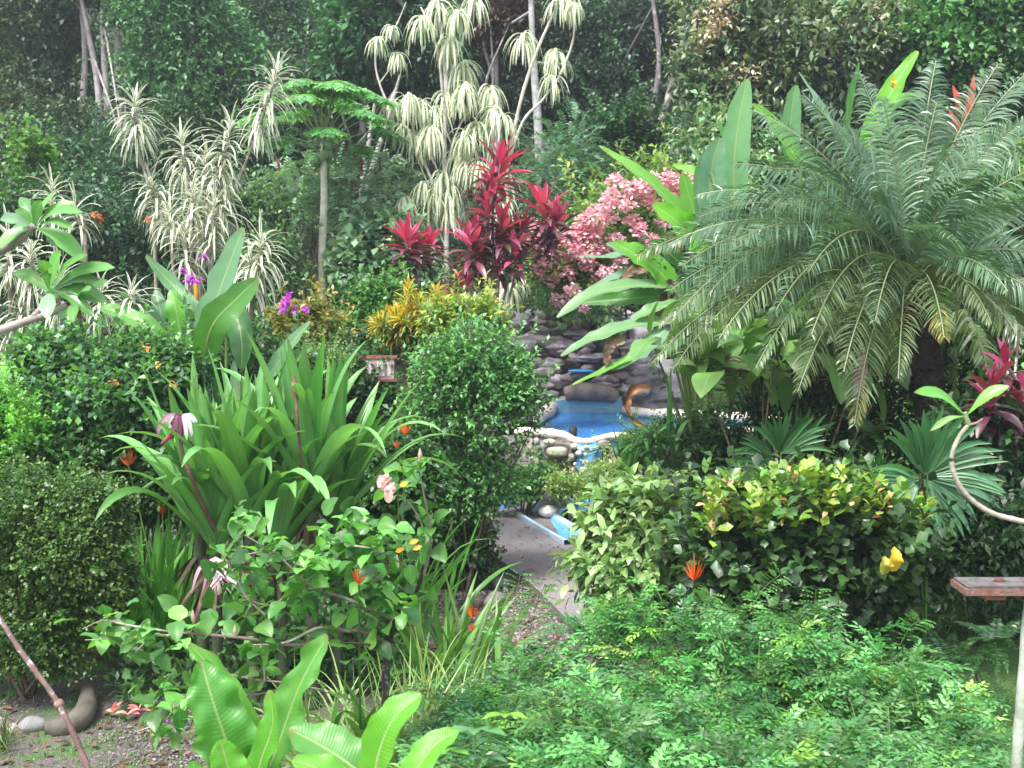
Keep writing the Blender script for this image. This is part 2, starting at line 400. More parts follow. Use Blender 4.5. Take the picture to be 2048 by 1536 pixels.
# ------------------------------------------------------------------ ground, hill, path
def sstep(a, b, x): t = np.clip((x - a) / (b - a), 0, 1); return t * t * (3 - 2 * t)
def height(x, y):
    x = np.asarray(x, float); y = np.asarray(y, float)
    h = 2.3 * sstep(12.5, 21, y) + 1.0 * sstep(21, 30, y) + 22 * sstep(30, 75, y) + 10 * sstep(18, 60, y) * sstep(6, 30, np.abs(x + 0)) * .3
    hole = sstep(-2.0, -.6, x) * (1 - sstep(5.0, 6.5, x)) * (1 - sstep(20.2, 21.5, y))
    return h * (1 - hole)
def grid(xs, ys, zf, mb, C):
    X, Y = np.meshgrid(xs, ys); V = np.stack([X, Y, zf(X, Y)], -1).reshape(-1, 3)
    nx = len(xs); i = np.arange(len(ys) - 1)[:, None]; j = np.arange(nx - 1)[None]; a = i * nx + j
    mb.add(V, np.stack([a, a + 1, a + 1 + nx, a + nx], -1), C)
def groundmat():
    m, n, out = newmat('ground'); L = n.links.new
    soil = mixn(n, mapr(n, noisen(n, 22, 6, rough=.7), .35, .65, 0, 1), (.035, .028, .025), (.13, .105, .10))
    soil = mixn(n, mapr(n, noisen(n, 90, 3), .5, .62, 0, .8), soil, (.2, .17, .17))
    moss = mixn(n, mapr(n, noisen(n, 40, 5), .35, .65, 0, 1), (.03, .07, .015), (.09, .19, .04))
    pos = N_(n, 'ShaderNodeTexCoord').outputs['Object']; sp = N_(n, 'ShaderNodeSeparateXYZ'); L(pos, sp.inputs[0])
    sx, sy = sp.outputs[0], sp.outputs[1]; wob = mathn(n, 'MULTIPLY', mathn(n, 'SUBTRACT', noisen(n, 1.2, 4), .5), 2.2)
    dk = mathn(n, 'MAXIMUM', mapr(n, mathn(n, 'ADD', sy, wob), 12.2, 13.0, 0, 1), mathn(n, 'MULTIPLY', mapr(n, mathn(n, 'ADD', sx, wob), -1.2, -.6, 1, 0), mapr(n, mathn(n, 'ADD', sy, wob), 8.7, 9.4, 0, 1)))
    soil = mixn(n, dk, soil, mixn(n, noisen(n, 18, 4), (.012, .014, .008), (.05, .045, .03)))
    lawn = mapr(n, sp.outputs[0], 2.6, 3.4, 0, 1)
    near = mapr(n, noisen(n, 2.4, 5, rough=.65), .50, .60, 0, .85)
    f = mathn(n, 'MAXIMUM', lawn, near)
    c = mixn(n, f, soil, moss)
    p = N_(n, 'ShaderNodeBsdfPrincipled'); L(c, p.inputs['Base Color']); p.inputs['Roughness'].default_value = .9
    bp = N_(n, 'ShaderNodeBump'); bp.inputs['Strength'].default_value = .8; bp.inputs['Distance'].default_value = .03
    L(noisen(n, 60, 5), bp.inputs['Height']); L(bp.outputs[0], p.inputs['Normal']); L(p.outputs[0], out.inputs[0]); return m
M_ground = groundmat()
def rough_h(X, Y):
    P = np.stack([X, Y, 0 * X], -1).reshape(-1, 3)
    return height(X, Y) + .025 * noise3(P, 5, 2.5).reshape(X.shape) * (Y < 14)
g = MB(); grid(np.r_[np.linspace(-110, -30, 9), np.linspace(-25, 25, 170), np.linspace(30, 110, 9)],
               np.r_[np.linspace(-40, 0, 5), np.linspace(2, 32, 150), np.linspace(34, 80, 30), np.linspace(90, 130, 4)], rough_h, g, (.1, .09, .08))
tag(g.build('ground', M_ground), kind='structure')

# concrete path: a raised slab with a curb edge
left = [G(1010, 1020), G(985, 1045), G(974, 1080), G(975, 1112), G(1010, 1140), G(1062, 1182), G(1120, 1240), G(1200, 1330)]
right = [G(1085, 1020), G(1100, 1050), G(1128, 1092), G(1190, 1120), G(1270, 1150), G(1330, 1180), G(1420, 1230), G(1560, 1300)]
l = spline(left, 30); r_ = spline(right, 30); mb = MB()
zt = .085; us = np.linspace(0, 1, 12)
V = l[:, None] + (r_ - l)[:, None] * us[None, :, None]; V[..., 2] = zt
a = np.arange(29)[:, None] * 12 + np.arange(11)[None]
mb.add(V, np.stack([a, a + 1, a + 13, a + 12], -1), (.27, .245, .255))
for e in (l, r_):
    W2 = np.stack([e, e], 1); W2[:, 0, 2] = zt; W2[:, 1, 2] = -.1; a = np.arange(29) * 2
    mb.add(W2, np.stack([a, a + 1, a + 3, a + 2], -1), (.22, .2, .2))
M_path = solidmat('path_concrete', .9, 55, (.55, .53, .55), spots=((.20, .19, .17), 3, .55, .5), bump=.6, bscale=120, dist=.01)
tag(mb.build('path', M_path, smooth=False), kind='structure')

# gravel and leaf litter
r = R(11); mb = MB()
def scatter_pebbles(mb, r, n, fx, size, c0, c1):
    P = np.array([fx(r) for _ in range(n)]); P[:, 2] += size * .2
    k = np.array([[1, 0, 0], [0, 1, 0], [-1, 0, 0], [0, -1, 0], [.7, .7, .6], [-.7, .7, .6], [-.7, -.7, .6], [.7, -.7, .6]]) * .5
    s = size * r.uniform(.4, 1.5, (n, 1, 1)); th = r.uniform(0, 6.28, n)
    kk = k[None] * s * r.uniform(.6, 1.2, (n, 1, 3)); c, s_ = np.cos(th)[:, None], np.sin(th)[:, None]
    V = np.stack([kk[..., 0] * c - kk[..., 1] * s_, kk[..., 0] * s_ + kk[..., 1] * c, kk[..., 2]], -1) + P[:, None]
    q = np.array([[4, 5, 6, 7], [0, 1, 5, 4], [1, 2, 6, 5], [2, 3, 7, 6], [3, 0, 4, 7]])
    Q = q[None] + (np.arange(n) * 8)[:, None, None]
    C = mixc(r, c0, c1, n, .15); mb.add(V, Q, np.repeat(C, 8, 0))
def pix_area(x0, x1, y0, y1): return lambda r: G(r.uniform(x0, x1), r.uniform(y0, y1))
scatter_pebbles(mb, r, 5200, pix_area(-60, 520, 1300, 1560), .022, (.07, .055, .055), (.30, .26, .26))
scatter_pebbles(mb, r, 3200, pix_area(850, 1150, 1170, 1330), .03, (.14, .11, .11), (.42, .36, .36))
scatter_pebbles(mb, r, 500, pix_area(900, 1100, 1450, 1540), .05, (.14, .12, .12), (.38, .34, .34))
tag(mb.build('gravel', M_stone), kind='stuff')
mb = MB(); n = 80; P = np.array([pix_area(990, 1160, 1045, 1190)(r) for _ in range(n)]); P[:, 2] += .1; D = r.normal(size=(n, 3)); D[:, 2] = np.abs(D[:, 2]) * .1
blades(mb, P, D, r.uniform(.03, .08, n), r.uniform(.015, .03, n), .5, mixc(r, (.07, .05, .03), (.3, .2, .12), n), 3, 2, 'oval', .3, roll=r.normal(0, .5, n))
n = 300
P = np.array([pix_area(-60, 520, 1290, 1560)(r) if r.uniform() < .6 else pix_area(840, 1140, 1150, 1330)(r) for _ in range(n)]); P[:, 2] += .03
D = r.normal(size=(n, 3)); D[:, 2] = np.abs(D[:, 2]) * .15
blades(mb, P, D, r.uniform(.05, .13, n), r.uniform(.02, .05, n), .5, mixc(r, (.06, .035, .025), (.24, .14, .08), n), 3, 2, 'oval', .3, roll=r.normal(0, .5, n))
tag(mb.build('leaf_litter', M_dead), kind='stuff')

# grass: sparse moss tufts left, lawn right
mb = MB(); n = 9000
P = np.array([G(r.uniform(1560, 2100), r.uniform(1190, 1560)) for _ in range(n)]); D = r.normal(0, .5, (n, 3)); D[:, 2] = 1
blades(mb, P, D, r.uniform(.03, .09, n), .006, .8, mixc(r, (.03, .09, .015), (.09, .22, .04), n), 2, 1, 'grass')
n = 2600; cl = np.array([G(r.uniform(-40, 420), r.uniform(1330, 1560)) for _ in range(90)])
P = cl[r.integers(0, 90, n)] + r.normal(0, .09, (n, 3)) * (1, 1, 0); D = r.normal(0, .7, (n, 3)); D[:, 2] = 1
blades(mb, P, D, r.uniform(.02, .07, n), .007, .8, mixc(r, (.05, .14, .02), (.16, .34, .08), n), 2, 1, 'grass')
tag(mb.build('grass', M_leaf), kind='stuff')

# ------------------------------------------------------------------ rock waterfall, pool, front wall, stream basin
WZ = 1.10
def prism(mb, poly, z0, z1, C, top=True):
    poly = np.asarray(poly, float); n = len(poly); lo = np.c_[poly[:, :2], np.full(n, z0)]; hi = np.c_[poly[:, :2], np.full(n, z1)]
    i = np.arange(n); mb.add(np.vstack([lo, hi]), np.stack([i, (i + 1) % n, (i + 1) % n + n, i + n], -1), C)
def strip(mb, A, B, C, U=None):
    n = len(A); V = np.empty((2 * n, 3)); V[0::2] = A; V[1::2] = B; a = np.arange(n - 1) * 2
    mb.add(V, np.stack([a, a + 1, a + 3, a + 2], -1), C)
pool = thing('pool', 'small blue painted cement pool with a whitish rim below the rock waterfall', 'pool', (2, 17.5, 0))
front = spline([(.05, 16.3, 1.20), (.45, 16.2, 1.20), (.75, 16.15, 1.17), (.93, 16.15, 1.09), (1.15, 16.15, 1.075), (1.32, 16.15, 1.12), (1.55, 16.2, 1.15), (2.3, 16.3, 1.15), (3.2, 16.6, 1.15), (4.3, 16.9, 1.15)], 50)
back = spline([(.30, 16.9, 1.2), (.42, 17.6, 1.2), (.74, 19.55, 1.2)], 12)
right_ = spline([(4.3, 16.9, 1.15), (4.35, 17.5, 1.2), (3.9, 17.9, 1.2), (3.0, 18.25, 1.2), (2.15, 18.8, 1.2), (1.98, 19.55, 1.2)], 26)
outline = np.vstack([front, right_[1:], [(1.98, 19.6, 1.2), (.74, 19.6, 1.2)], back[::-1][1:]])
ins = outline.copy(); ctr = arr(2, 17.4, 0)
mb = MB()                                        # basin walls, painted blue
n = len(ins); i = np.arange(n)
wall_in = np.vstack([np.c_[ins[:, :2], np.full(n, .3)], np.c_[ins[:, :2], ins[:, 2] - .01]])
mb.add(wall_in, np.stack([i, (i + 1) % n, (i + 1) % n + n, i + n], -1), (.15, .42, .72))
floor_c = ins[:, :2].mean(0); V = np.vstack([np.c_[ins[:, :2], np.full(n, .32)], np.c_[ins[:, :2] * .02 + floor_c * .98, np.full(n, .32)]])
mb.add(V, np.stack([i, (i + 1) % n, (i + 1) % n + n, i + n], -1), (.05, .27, .62))
mb.build('basin', M_paint, pool, smooth=False)
m, nt_, out = newmat('water'); p = N_(nt_, 'ShaderNodeBsdfPrincipled'); p.inputs['Roughness'].default_value = .03
cc = mixn(nt_, mapr(nt_, noisen(nt_, 1.1, 3), .38, .62, 0, 1), (.025, .16, .50), (.05, .24, .60)); nt_.links.new(cc, p.inputs['Base Color'])
bp = N_(nt_, 'ShaderNodeBump'); bp.inputs['Strength'].default_value = .3; bp.inputs['Distance'].default_value = .03
nt_.links.new(noisen(nt_, 9, 3), bp.inputs['Height']); nt_.links.new(bp.outputs[0], p.inputs['Normal']); nt_.links.new(p.outputs[0], out.inputs[0]); M_water = m
mb = MB(); V = np.vstack([np.c_[ins[:, :2], np.full(n, WZ)], np.c_[ins[:, :2] * .02 + floor_c * .98, np.full(n, WZ)]])
mb.add(V, np.stack([i, (i + 1) % n, (i + 1) % n + n, i + n], -1), (.1, .3, .6))
V = np.c_[ins[:, :2] * .021 + floor_c * .979, np.full(n, WZ + .0005)]; h_ = n // 2
k = np.arange(h_ - 1); mb.add(V, np.stack([k, k + 1, n - 2 - k, n - 1 - k], -1), (.1, .3, .6))
tag(mb.build('water', M_water, smooth=True), kind='structure')
r = R(23); n = 26; mbf = MB(); P = np.c_[r.uniform(.7, 4.0, n), r.uniform(16.5, 19.3, n), np.full(n, WZ + .008)]; P = P[P[:, 1] < 18.0 + 1.2 * (P[:, 0] < 1.8)]; n = len(P); D = r.normal(size=(n, 3)) * (1, 1, .05)
blades(mbf, P, D, r.uniform(.04, .1, n), r.uniform(.02, .04, n), .05, mixc(r, (.05, .05, .02), (.3, .22, .08), n), 3, 2, 'oval', .1); tag(mbf.build('floating_leaves', M_dead), kind='stuff')
# rims
mb = MB(); fr = front.copy(); fr[:, 2] += .0
tube(mb, fr, [.075, .08, .07, .055, .05, .06, .075, .07], (.74, .67, .62), 9, bump=.12, seed=3); mb.build('front_rim', M_rim, pool)
mb = MB(); tube(mb, right_[:-2], [.07, .09, .1, .09, .07], (.62, .58, .55), 8, bump=.15, seed=4); mb.build('side_rim', M_rim, pool)
mb = MB(); tube(mb, back, [.09, .1, .11, .12], (.58, .53, .52), 8, bump=.2, seed=5); mb.build('side_rim', M_rim, pool)
mb = MB()                                        # pale painted band of the back wall above the water
V = []; xs = np.linspace(.72, 2.0, 16); strip(mb, np.c_[xs, np.full(16, 19.58), np.full(16, .4)], np.c_[xs, np.full(16, 19.5), 1.33 + .03 * np.sin(xs * 7)], (.22, .42, .55))
strip(mb, np.c_[xs, np.full(16, 19.5), 1.33 + .03 * np.sin(xs * 7)], np.c_[xs, np.full(16, 19.9), 1.36 + .03 * np.sin(xs * 7)], (.42, .47, .5)); mb.build('back_wall', M_paint, pool, smooth=False)
mb = MB(); tube(mb, [(.93, 16.32, 1.05), (.93, 16.33, 1.2), (.95, 16.34, 1.27)], [.06, .07, .045], (.03, .03, .03), 8, 6, 1, .1)
tag(mb.build('waste_pipe', M_stone), 'short black pipe sticking out of the pool behind the dip in the rim', 'pipe')

# rubble wall below the rim with the blue chute
fw = thing('rubble_wall', 'grey cement and rubble wall under the pale pool rim, big oval stone in it', 'wall', (1, 16.1, 0))
mb = MB(); xs = np.linspace(-.3, 4.4, 90); zs = np.linspace(-.1, 1.16, 26); X, Zg = np.meshgrid(xs, zs)
yb = np.interp(X, front[:, 0], front[:, 1]) - .02 - (1.2 - Zg) * .10
top = np.interp(X, front[:, 0], front[:, 2])
chute = (np.abs(X - 1.14) < .20)
P = np.stack([X, yb, Zg], -1).reshape(-1, 3)
yy = yb - .05 * noise3(P, 8, 6, 3).reshape(X.shape) * ~chute + .10 * chute
Zc = np.minimum(Zg, top - .02)
V = np.stack([X, yy, Zc], -1); nx = 90; a = np.arange(25)[:, None] * nx + np.arange(89)[None]
mb.add(V, np.stack([a, a + 1, a + 1 + nx, a + nx], -1), (.34, .31, .29)); mb.build('cement_face', M_rock, fw)
def wallpt(px, py): # a point on the wall face
    p = W(px, py, 16.0); return p
r = R(21)
for k, (px, py, rx, rz) in enumerate([(1100, 884, .10, .05), (1075, 925, .10, .07), (1073, 885, .05, .08), (1150, 893, .07, .05), (1090, 945, .07, .06), (1143, 915, .06, .07), (1145, 940, .06, .06), (1120, 948, .09, .05), (1122, 965, .07, .06), (1103, 962, .06, .07), (1210, 890, .11, .08), (1225, 930, .13, .10), (1200, 950, .09, .08), (1148, 962, .06, .05), (1060, 900, .06, .08), (1115, 985, .1, .06), (1135, 1000, .08, .07), (1250, 900, .1, .1)]):
    mb = MB(); p = wallpt(px, py); rock(mb, p + (0, .02, 0), (rx, .09, rz), mixc(r, (.24, .2, .19), (.42, .37, .35), 1)[0], k + 30, .12, rot=r.uniform(-.2, .2)); mb.build('stone', M_stone, fw)
mb = MB(); p = wallpt(1114, 903); rock(mb, p + (0, -.03, 0), (.155, .09, .075), (.44, .42, .34), 60, .03, nu=26, nv=16, sq=.35); tag(mb.build('oval_stone', M_stone, fw), 'big smooth oval stone')
mb = MB(); th = np.linspace(0, 2 * np.pi, 30); ring = np.c_[p[0] + .2 * np.sign(np.cos(th)) * np.abs(np.cos(th)) ** .7, np.full(30, p[1] - .01), p[2] + .115 * np.sign(np.sin(th)) * np.abs(np.sin(th)) ** .7]
tube(mb, ring, [.028], (.17, .16, .15), 7); mb.build('stone_collar', M_stone, fw)
ch = thing('water_chute', 'light blue painted chute dropping down the rubble wall, studded with pale stones', 'chute', (1.14, 15.9, 0))
mb = MB(); zs = np.linspace(1.08, .06, 24); cxs = np.linspace(1.13, 1.02, 24) + .02 * np.sin(zs * 9)
cw = np.interp(zs, [0, .5, 1.0, 1.1], [.19, .165, .13, .15]); yy = 16.12 - (1.08 - zs) * .16 + .02 * np.sin(zs * 25)
V = np.stack([np.stack([cxs + cw * u, yy - .05 * abs(u) ** 2, zs], -1) for u in np.linspace(-1, 1, 9)], 1)
a = np.arange(23)[:, None] * 9 + np.arange(8)[None]; mb.add(V, np.stack([a, a + 1, a + 10, a + 9], -1), (.13, .42, .82)); mb.build('channel', M_paint, ch)
mb = MB(); tube(mb, [(.98, 16.0, 1.0), (1.13, 15.96, .97), (1.28, 16.0, 1.0)], [.035], (.35, .58, .82), 8, 9); tag(mb.build('spill_lip', M_paint, ch), 'paler blue lip')
for k, (px, py, s, cc) in enumerate([(1157, 907, .055, (.6, .52, .5)), (1173, 895, .045, (.65, .6, .6)), (1172, 909, .035, (.7, .66, .62)), (1172, 925, .055, (.62, .5, .45)), (1150, 928, .03, (.7, .66, .66)), (1167, 940, .07, (.52, .46, .42)), (1150, 950, .045, (.5, .45, .42)), (1162, 920, .02, (.5, .6, .7))]):
    mb = MB(); p = W(px, py, 15.93 + .0); rock(mb, p, (s, s * .8, s * .8), cc, 80 + k, .15, 12, 8); mb.build('stone', M_stone, ch)

bs = thing('stream_basin', 'light blue L-shaped cement channel lying beside the grey path', 'channel', (.4, 14.4, 0))
def channel(mbi, pts, wd, hgt=.16):
    P = spline(pts, 22); T = nrm(np.gradient(P, axis=0)); S = nrm(np.cross(T, Z)); secs = [(-1, -.1), (-1, hgt), (-.86, hgt + .01), (-.72, hgt - .02), (-.6, .07), (0, .05), (.6, .07), (.72, hgt - .02), (.86, hgt + .01), (1, hgt), (1, -.1)]
    cs = [(.3, .3, .33)] * 1 + [(.5, .66, .82)] * 3 + [(.16, .46, .82)] * 3 + [(.5, .66, .82)] * 3 + [(.3, .3, .33)]
    V = np.stack([P + S * wd * a + Z * b for a, b in secs], 1); C = np.broadcast_to(np.array(cs)[None], V.shape).reshape(-1, 3)
    m1 = len(secs); a = np.arange(21)[:, None] * m1 + np.arange(m1 - 1)[None]; mbi.add(V, np.stack([a, a + 1, a + 1 + m1, a + m1], -1), C)
mb = MB(); channel(mb, [G(1160, 975), G(1130, 1003), G(1094, 1040)], .32); mb.build('channel_arm', M_paint, bs, smooth=False)
mb = MB(); channel(mb, [G(1068, 1043), G(1105, 1066), G(1165, 1100)], .26, .15); mb.build('channel_arm', M_paint, bs, smooth=False)
mb = MB(); rock(mb, G(1096, 1046) + (0, 0, .17), (.15, .13, .09), (.78, .77, .75), 3, .05); tag(mb.build('white_stone', M_stone), 'smooth white stone resting in the blue channel beside the path', 'stone')
mb = MB(); box(mb, G(1003, 1028) + (-.06, 0, -.02), G(1003, 1028) + (.12, .14, .24), (.12, .36, .7), .012, 3); rock(mb, G(1018, 1024) + (.07, .0, .1), (.08, .07, .12), (.22, .3, .42), 5, .1)
tag(mb.build('blue_post', M_paint), 'low blue painted cement post at the far end of the path', 'post')

# rock waterfall face
rw = thing('rock_waterfall', 'tall mauve grey rock wall with dark ledges rising behind the pool', 'rock wall', (1.2, 20, 0))
mb = MB(); nx, nz = 110, 60; xs = np.linspace(-.75, 3.3, nx); t = np.linspace(0, 1, nz); X, Tt = np.meshgrid(xs, t)
topz = np.interp(xs, [-.75, -.45, -.1, .3, .7, 1.2, 1.8, 2.4, 3.3], [1.2, 2.2, 2.75, 2.95, 3.1, 3.15, 3.0, 2.9, 2.7])
Zr = .9 + (topz[None] - .9) * Tt
ledge = 19.75 + 1.1 * Tt + .16 * np.floor(Tt * 5 + .3 * np.sin(X * 2)) / 1.0
P = np.stack([X, 0 * X, Zr], -1).reshape(-1, 3)
Yr = ledge - .16 * noise3(P, 4, 2.6, 4).reshape(X.shape) - .05 * noise3(P * (.4, 1, 3), 14, 6, 3).reshape(X.shape)
V = np.stack([X, Yr, Zr + .05 * noise3(P, 41, 3).reshape(X.shape)], -1); a = np.arange(nz - 1)[:, None] * nx + np.arange(nx - 1)[None]
mb.add(V, np.stack([a, a + 1, a + 1 + nx, a + nx], -1), (.44, .40, .44)); mb.build('cliff_face', M_rock, rw)
r = R(5)
rocks = [(1045, 650, .30, .20), (1095, 640, .34, .16), (1150, 625, .40, .14), (1190, 612, .42, .16), (1060, 690, .34, .2), (1120, 690, .36, .17), (1175, 668, .42, .10), (1210, 690, .36, .12), (1235, 640, .4, .16), (1100, 730, .30, .16), (1150, 712, .10, .08), (1155, 726, .07, .07), (1140, 720, .07, .06), (1185, 715, .38, .08), (1165, 748, .32, .07), (1110, 765, .28, .14), (1215, 765, .36, .12), (1090, 790, .24, .12), (1255, 780, .34, .16), (1230, 730, .34, .13), (1260, 700, .4, .2), (1020, 680, .2, .22), (1070, 745, .3, .14), (1290, 760, .4, .2)]
for k, (px, py, rx, rz) in enumerate(rocks):
    Yk = np.interp(py, [600, 700, 800], [21.0, 20.3, 19.75]); mb = MB(); small = rx < .15
    rock(mb, W(px, py, Yk), (rx, rx * .7, rz), mixc(r, (.30, .26, .29), (.50, .44, .48), 1)[0] * (1.2 if small else 1), 100 + k, .26, 44, 28, rot=r.uniform(-.3, .3), crag=.2); mb.build('boulder', M_rock, rw)
for k in range(70):
    px, py = r.uniform(1005, 1290), r.uniform(625, 790); Yk = np.interp(py, [600, 700, 800], [20.85, 20.15, 19.6]); sz = r.uniform(.05, .15); mb = MB()
    rock(mb, W(px, py, Yk), (sz * r.uniform(1, 1.6), sz, sz * r.uniform(.6, 1)), mixc(r, (.2, .17, .18), (.46, .40, .43), 1)[0], 200 + k, .3, 20, 13, rot=r.uniform(-.6, .6), crag=.15); mb.build('rubble', M_rock, rw)
mb = MB(); c = W(1180, 790, 19.5); tube(mb, [c + (-.45, 0, .02), c + (-.2, -.03, .06), (c + (.2, -.03, .05)), c + (.48, .02, -.03)], [.12, .17, .165, .12], (.29, .235, .22), 12, 22, 7, .06)
tag(mb.build('log_stone', M_rock, rw), 'long brown log-shaped stone ledge')
mb = MB(); c = W(1162, 742, 19.75); rock(mb, c, (.26, .1, .035), (.06, .3, .75), 4, .05); tag(mb.build('upper_basin', M_paint, rw), 'small blue basin')

# ------------------------------------------------------------------ forest behind
def forest_stuff():
    mb = MB(); r = R(31); n = 26000
    x = r.uniform(-26, 26, n); y = 30 + 24 * r.uniform(0, 1, n) ** 1.2; z = height(x, y)
    bump = noise3(np.c_[x, y, 0 * x], 9, .5, 3)
    P = np.c_[x, y, z + .5 + 1.4 * np.maximum(0, bump) + r.uniform(-.3, .9, n)]
    O = nrm(np.c_[r.normal(0, .5, n), np.full(n, -.9), np.full(n, .6)])
    twigs(mb, r, P, O, 5, .26, .12, (.018, .05, .028), (.06, .13, .075), K=2, M=1, tl=.6)
    tag(mb.build('wooded_hillside', M_far), kind='stuff')
forest_stuff()
def tree(name, label, cat, base, top, crown, cA, cB, n, seed, leaf=.145, lw=.062, trunks=None, tr=.16, bark=(.25, .23, .22), lobes=12, tip=None, group=None, m=5, shell=.55, bottom=-.8, droop=.8, tl=None):
    r = R(seed); t = thing(name, label, cat, base, group)
    mb = MB()
    for q in (trunks or [[base, (np.array(base) + top) / 2 + (r.normal(0, .3), 0, 0), top]]):
        q = [np.array(p, float) for p in q]; tube(mb, q, [tr, tr * .75, tr * .4], bark, 9, 18, seed, .08)
        for k in range(5 if trunks is None else 2):
            s = spline(q, 20)[r.integers(9, 19)]; c = np.array(crown[k % len(crown)][0]); e = c + r.normal(0, .5, 3)
            tube(mb, [s, (s + e) / 2 + r.normal(0, .2, 3), e], [tr * .35, tr * .22, tr * .08], bark, 5, 8)
    mb.build('trunk', M_bark, t)
    mb = MB(); tot = sum(np.prod(c[1]) ** (2 / 3) for c in crown)
    for c in crown:
        k = int(1.65 * n * np.prod(c[1]) ** (2 / 3) / tot); P, O = blob(r, c[0], c[1], k, lobes, shell, bottom=bottom)
        tone = noise3(P, seed, 1.6, 2) > .15  # lit clumps and dark shaded gaps are painted into the leaf colours
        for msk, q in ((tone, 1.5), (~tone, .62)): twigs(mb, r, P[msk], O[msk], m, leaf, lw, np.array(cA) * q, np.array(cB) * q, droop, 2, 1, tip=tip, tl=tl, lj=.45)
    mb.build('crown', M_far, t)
    return t
def wy(px, py, Y): return W(px, py, Y)
FG = 'dark forest trees behind the garden'
def T(label, x, y, Y, rx, ry, cA, cB, n, seed, extra=(), **k):
    s = Y / F; c = W(x, y, Y); b = arr(c[0], Y, float(height(c[0], Y)) - .2)
    cr = [(c, (rx * s, rx * s * .7, ry * s))] + [(W(a, bb, Y - dd), (e * s, e * s * .8, f * s)) for a, bb, dd, e, f in extra]
    return tree(k.pop('name', 'forest_tree'), label, 'tree', b, c, cr, cA, cB, n, seed, group=k.pop('group', FG), **k)
DA, DB = (.022, .06, .03), (.075, .16, .085)
T('dark tree at the far left edge behind the pale trunks, speckled with light leaves', 60, 90, 28, 190, 170, DA, (.08, .15, .08), 5200, 1, [(60, 300, 1, 180, 130)], tip=(.2, .26, .13))
def trunkline(*pts, tr=None): return [W(x, y, Y) for x, y, Y in pts]
T('leafy tree behind the striped shrub with three tall pale mauve trunks', 250, -60, 27, 160, 70, DA, DB, 3600, 2,
  trunks=[trunkline((205, 420, 26.5), (198, 200, 26.5), (180, 80, 26.5), (150, -60, 26.5)), trunkline((225, 420, 26.4), (215, 210, 26.4), (207, 90, 26.4), (205, -60, 26.4)), trunkline((250, 400, 26.6), (236, 100, 26.6), (246, 20, 26.6), (240, -60, 26.6)), trunkline((160, 300, 27), (170, 100, 27), (152, -40, 27))], tr=.10, bark=(.46, .40, .43), extra=[(215, 370, 2.0, 110, 95), (110, 300, .8, 70, 90)])
T('creeper-covered mid green tree between the pale trunks and the papaya', 395, 120, 26, 125, 130, (.03, .085, .04), (.075, .18, .085), 5600, 3, [(340, 20, 0, 110, 70), (430, 260, .5, 120, 80)], tip=(.13, .3, .12))
T('very dark tree above the papaya crown', 600, 70, 29, 150, 150, DA, DB, 3800, 4, [(640, 230, 1, 150, 90)])
T('dark green broad tree behind the left top of the drooping pale tree', 740, 60, 26.5, 90, 100, (.02, .07, .03), (.05, .15, .06), 3200, 5, leaf=.22, lw=.1)
T('dark tree just right of the drooping pale tree crown, two thin trunks', 700, 330, 27, 110, 80, DA, DB, 1700, 6, trunks=[trunkline((715, 420, 25), (740, 270, 25), (752, 190, 25)), trunkline((730, 380, 25), (775, 240, 25), (800, 150, 25))], tr=.07, bark=(.33, .32, .31))
T('tree with a patch of dry rusty brown foliage at the top centre', 990, 40, 26, 60, 75, (.07, .045, .035), (.16, .09, .065), 1500, 7)
T('dark tree with one tall slender grey trunk right of the brown foliage', 1085, 60, 28, 130, 110, DA, (.05, .12, .055), 3600, 8, [(1150, 220, 1, 110, 90)],
  trunks=[trunkline((1085, 420, 24.5), (1076, 250, 24.5), (1066, 110, 24.5), (1060, -60, 24.5))], tr=.12, bark=(.36, .37, .37))
T('dim bluish tree with a crooked leaning trunk behind the pink shrub', 1260, 90, 28, 150, 140, (.017, .04, .03), (.045, .085, .06), 4200, 9, [(1230, 250, 1, 140, 90)],
  trunks=[trunkline((1295, 420, 25), (1300, 260, 25), (1318, 120, 25), (1300, -40, 25)), trunkline((1290, 340, 24.9), (1335, 200, 24.9), (1372, 60, 24.9), (1400, -50, 24.9))], tr=.09, bark=(.2, .17, .18))
T('dark tree low behind the papaya trunk', 560, 330, 26, 130, 90, DA, DB, 2400, 10, [(450, 400, .5, 120, 70)])
T('shady tree low behind the slim trunks in the middle', 860, 260, 28, 170, 150, DA, (.045, .12, .055), 4600, 11, [(880, 120, 1, 120, 120)], tip=(.09, .2, .08))
T('large airy tree with pinkish young leaves and pale green clumps, top right', 1600, 190, 22, 210, 200, (.06, .14, .07), (.16, .27, .14), 6500, 12,
  [(1450, 130, .5, 85, 90), (1440, 300, .7, 95, 95), (1640, 90, .7, 140, 80), (1760, 170, .4, 120, 130), (1560, 380, .6, 170, 110), (1500, 20, 0, 110, 60)], name='blushing_tree', tip=(.38, .43, .28), group=None, leaf=.17, lw=.07, shell=.65)
r = R(44); mb = MB(); bt = THINGS[-1]
for c, a in (((1775, 45), (60, 22)), ((1740, 75), (40, 14)), ((1700, 75), (30, 14)), ((1655, 95), (34, 10)), ((1610, 85), (14, 10)), ((1420, 70), (24, 22)), ((1440, 30), (24, 18)), ((1790, 30), (40, 14)), ((1480, 160), (20, 12))):
    P, O = blob(r, W(c[0], c[1], 20.9), (a[0] * .0115, .5, a[1] * .0115), int(8 + a[0]), 6, .1)
    twigs(mb, r, P, O, 5, .13, .06, (.46, .32, .26), (.68, .54, .45), 1.1, 2, 1)
tag(mb.build('young_foliage', M_far, bt), 'flush of salmon pink young leaves')
T('dense glossy dark green tree filling the top right corner', 1930, 50, 21, 170, 110, (.03, .10, .035), (.08, .21, .07), 5200, 13, [(1980, 170, .4, 110, 80), (1840, 110, .3, 80, 60)], leaf=.17, lw=.08, tip=(.15, .32, .12))
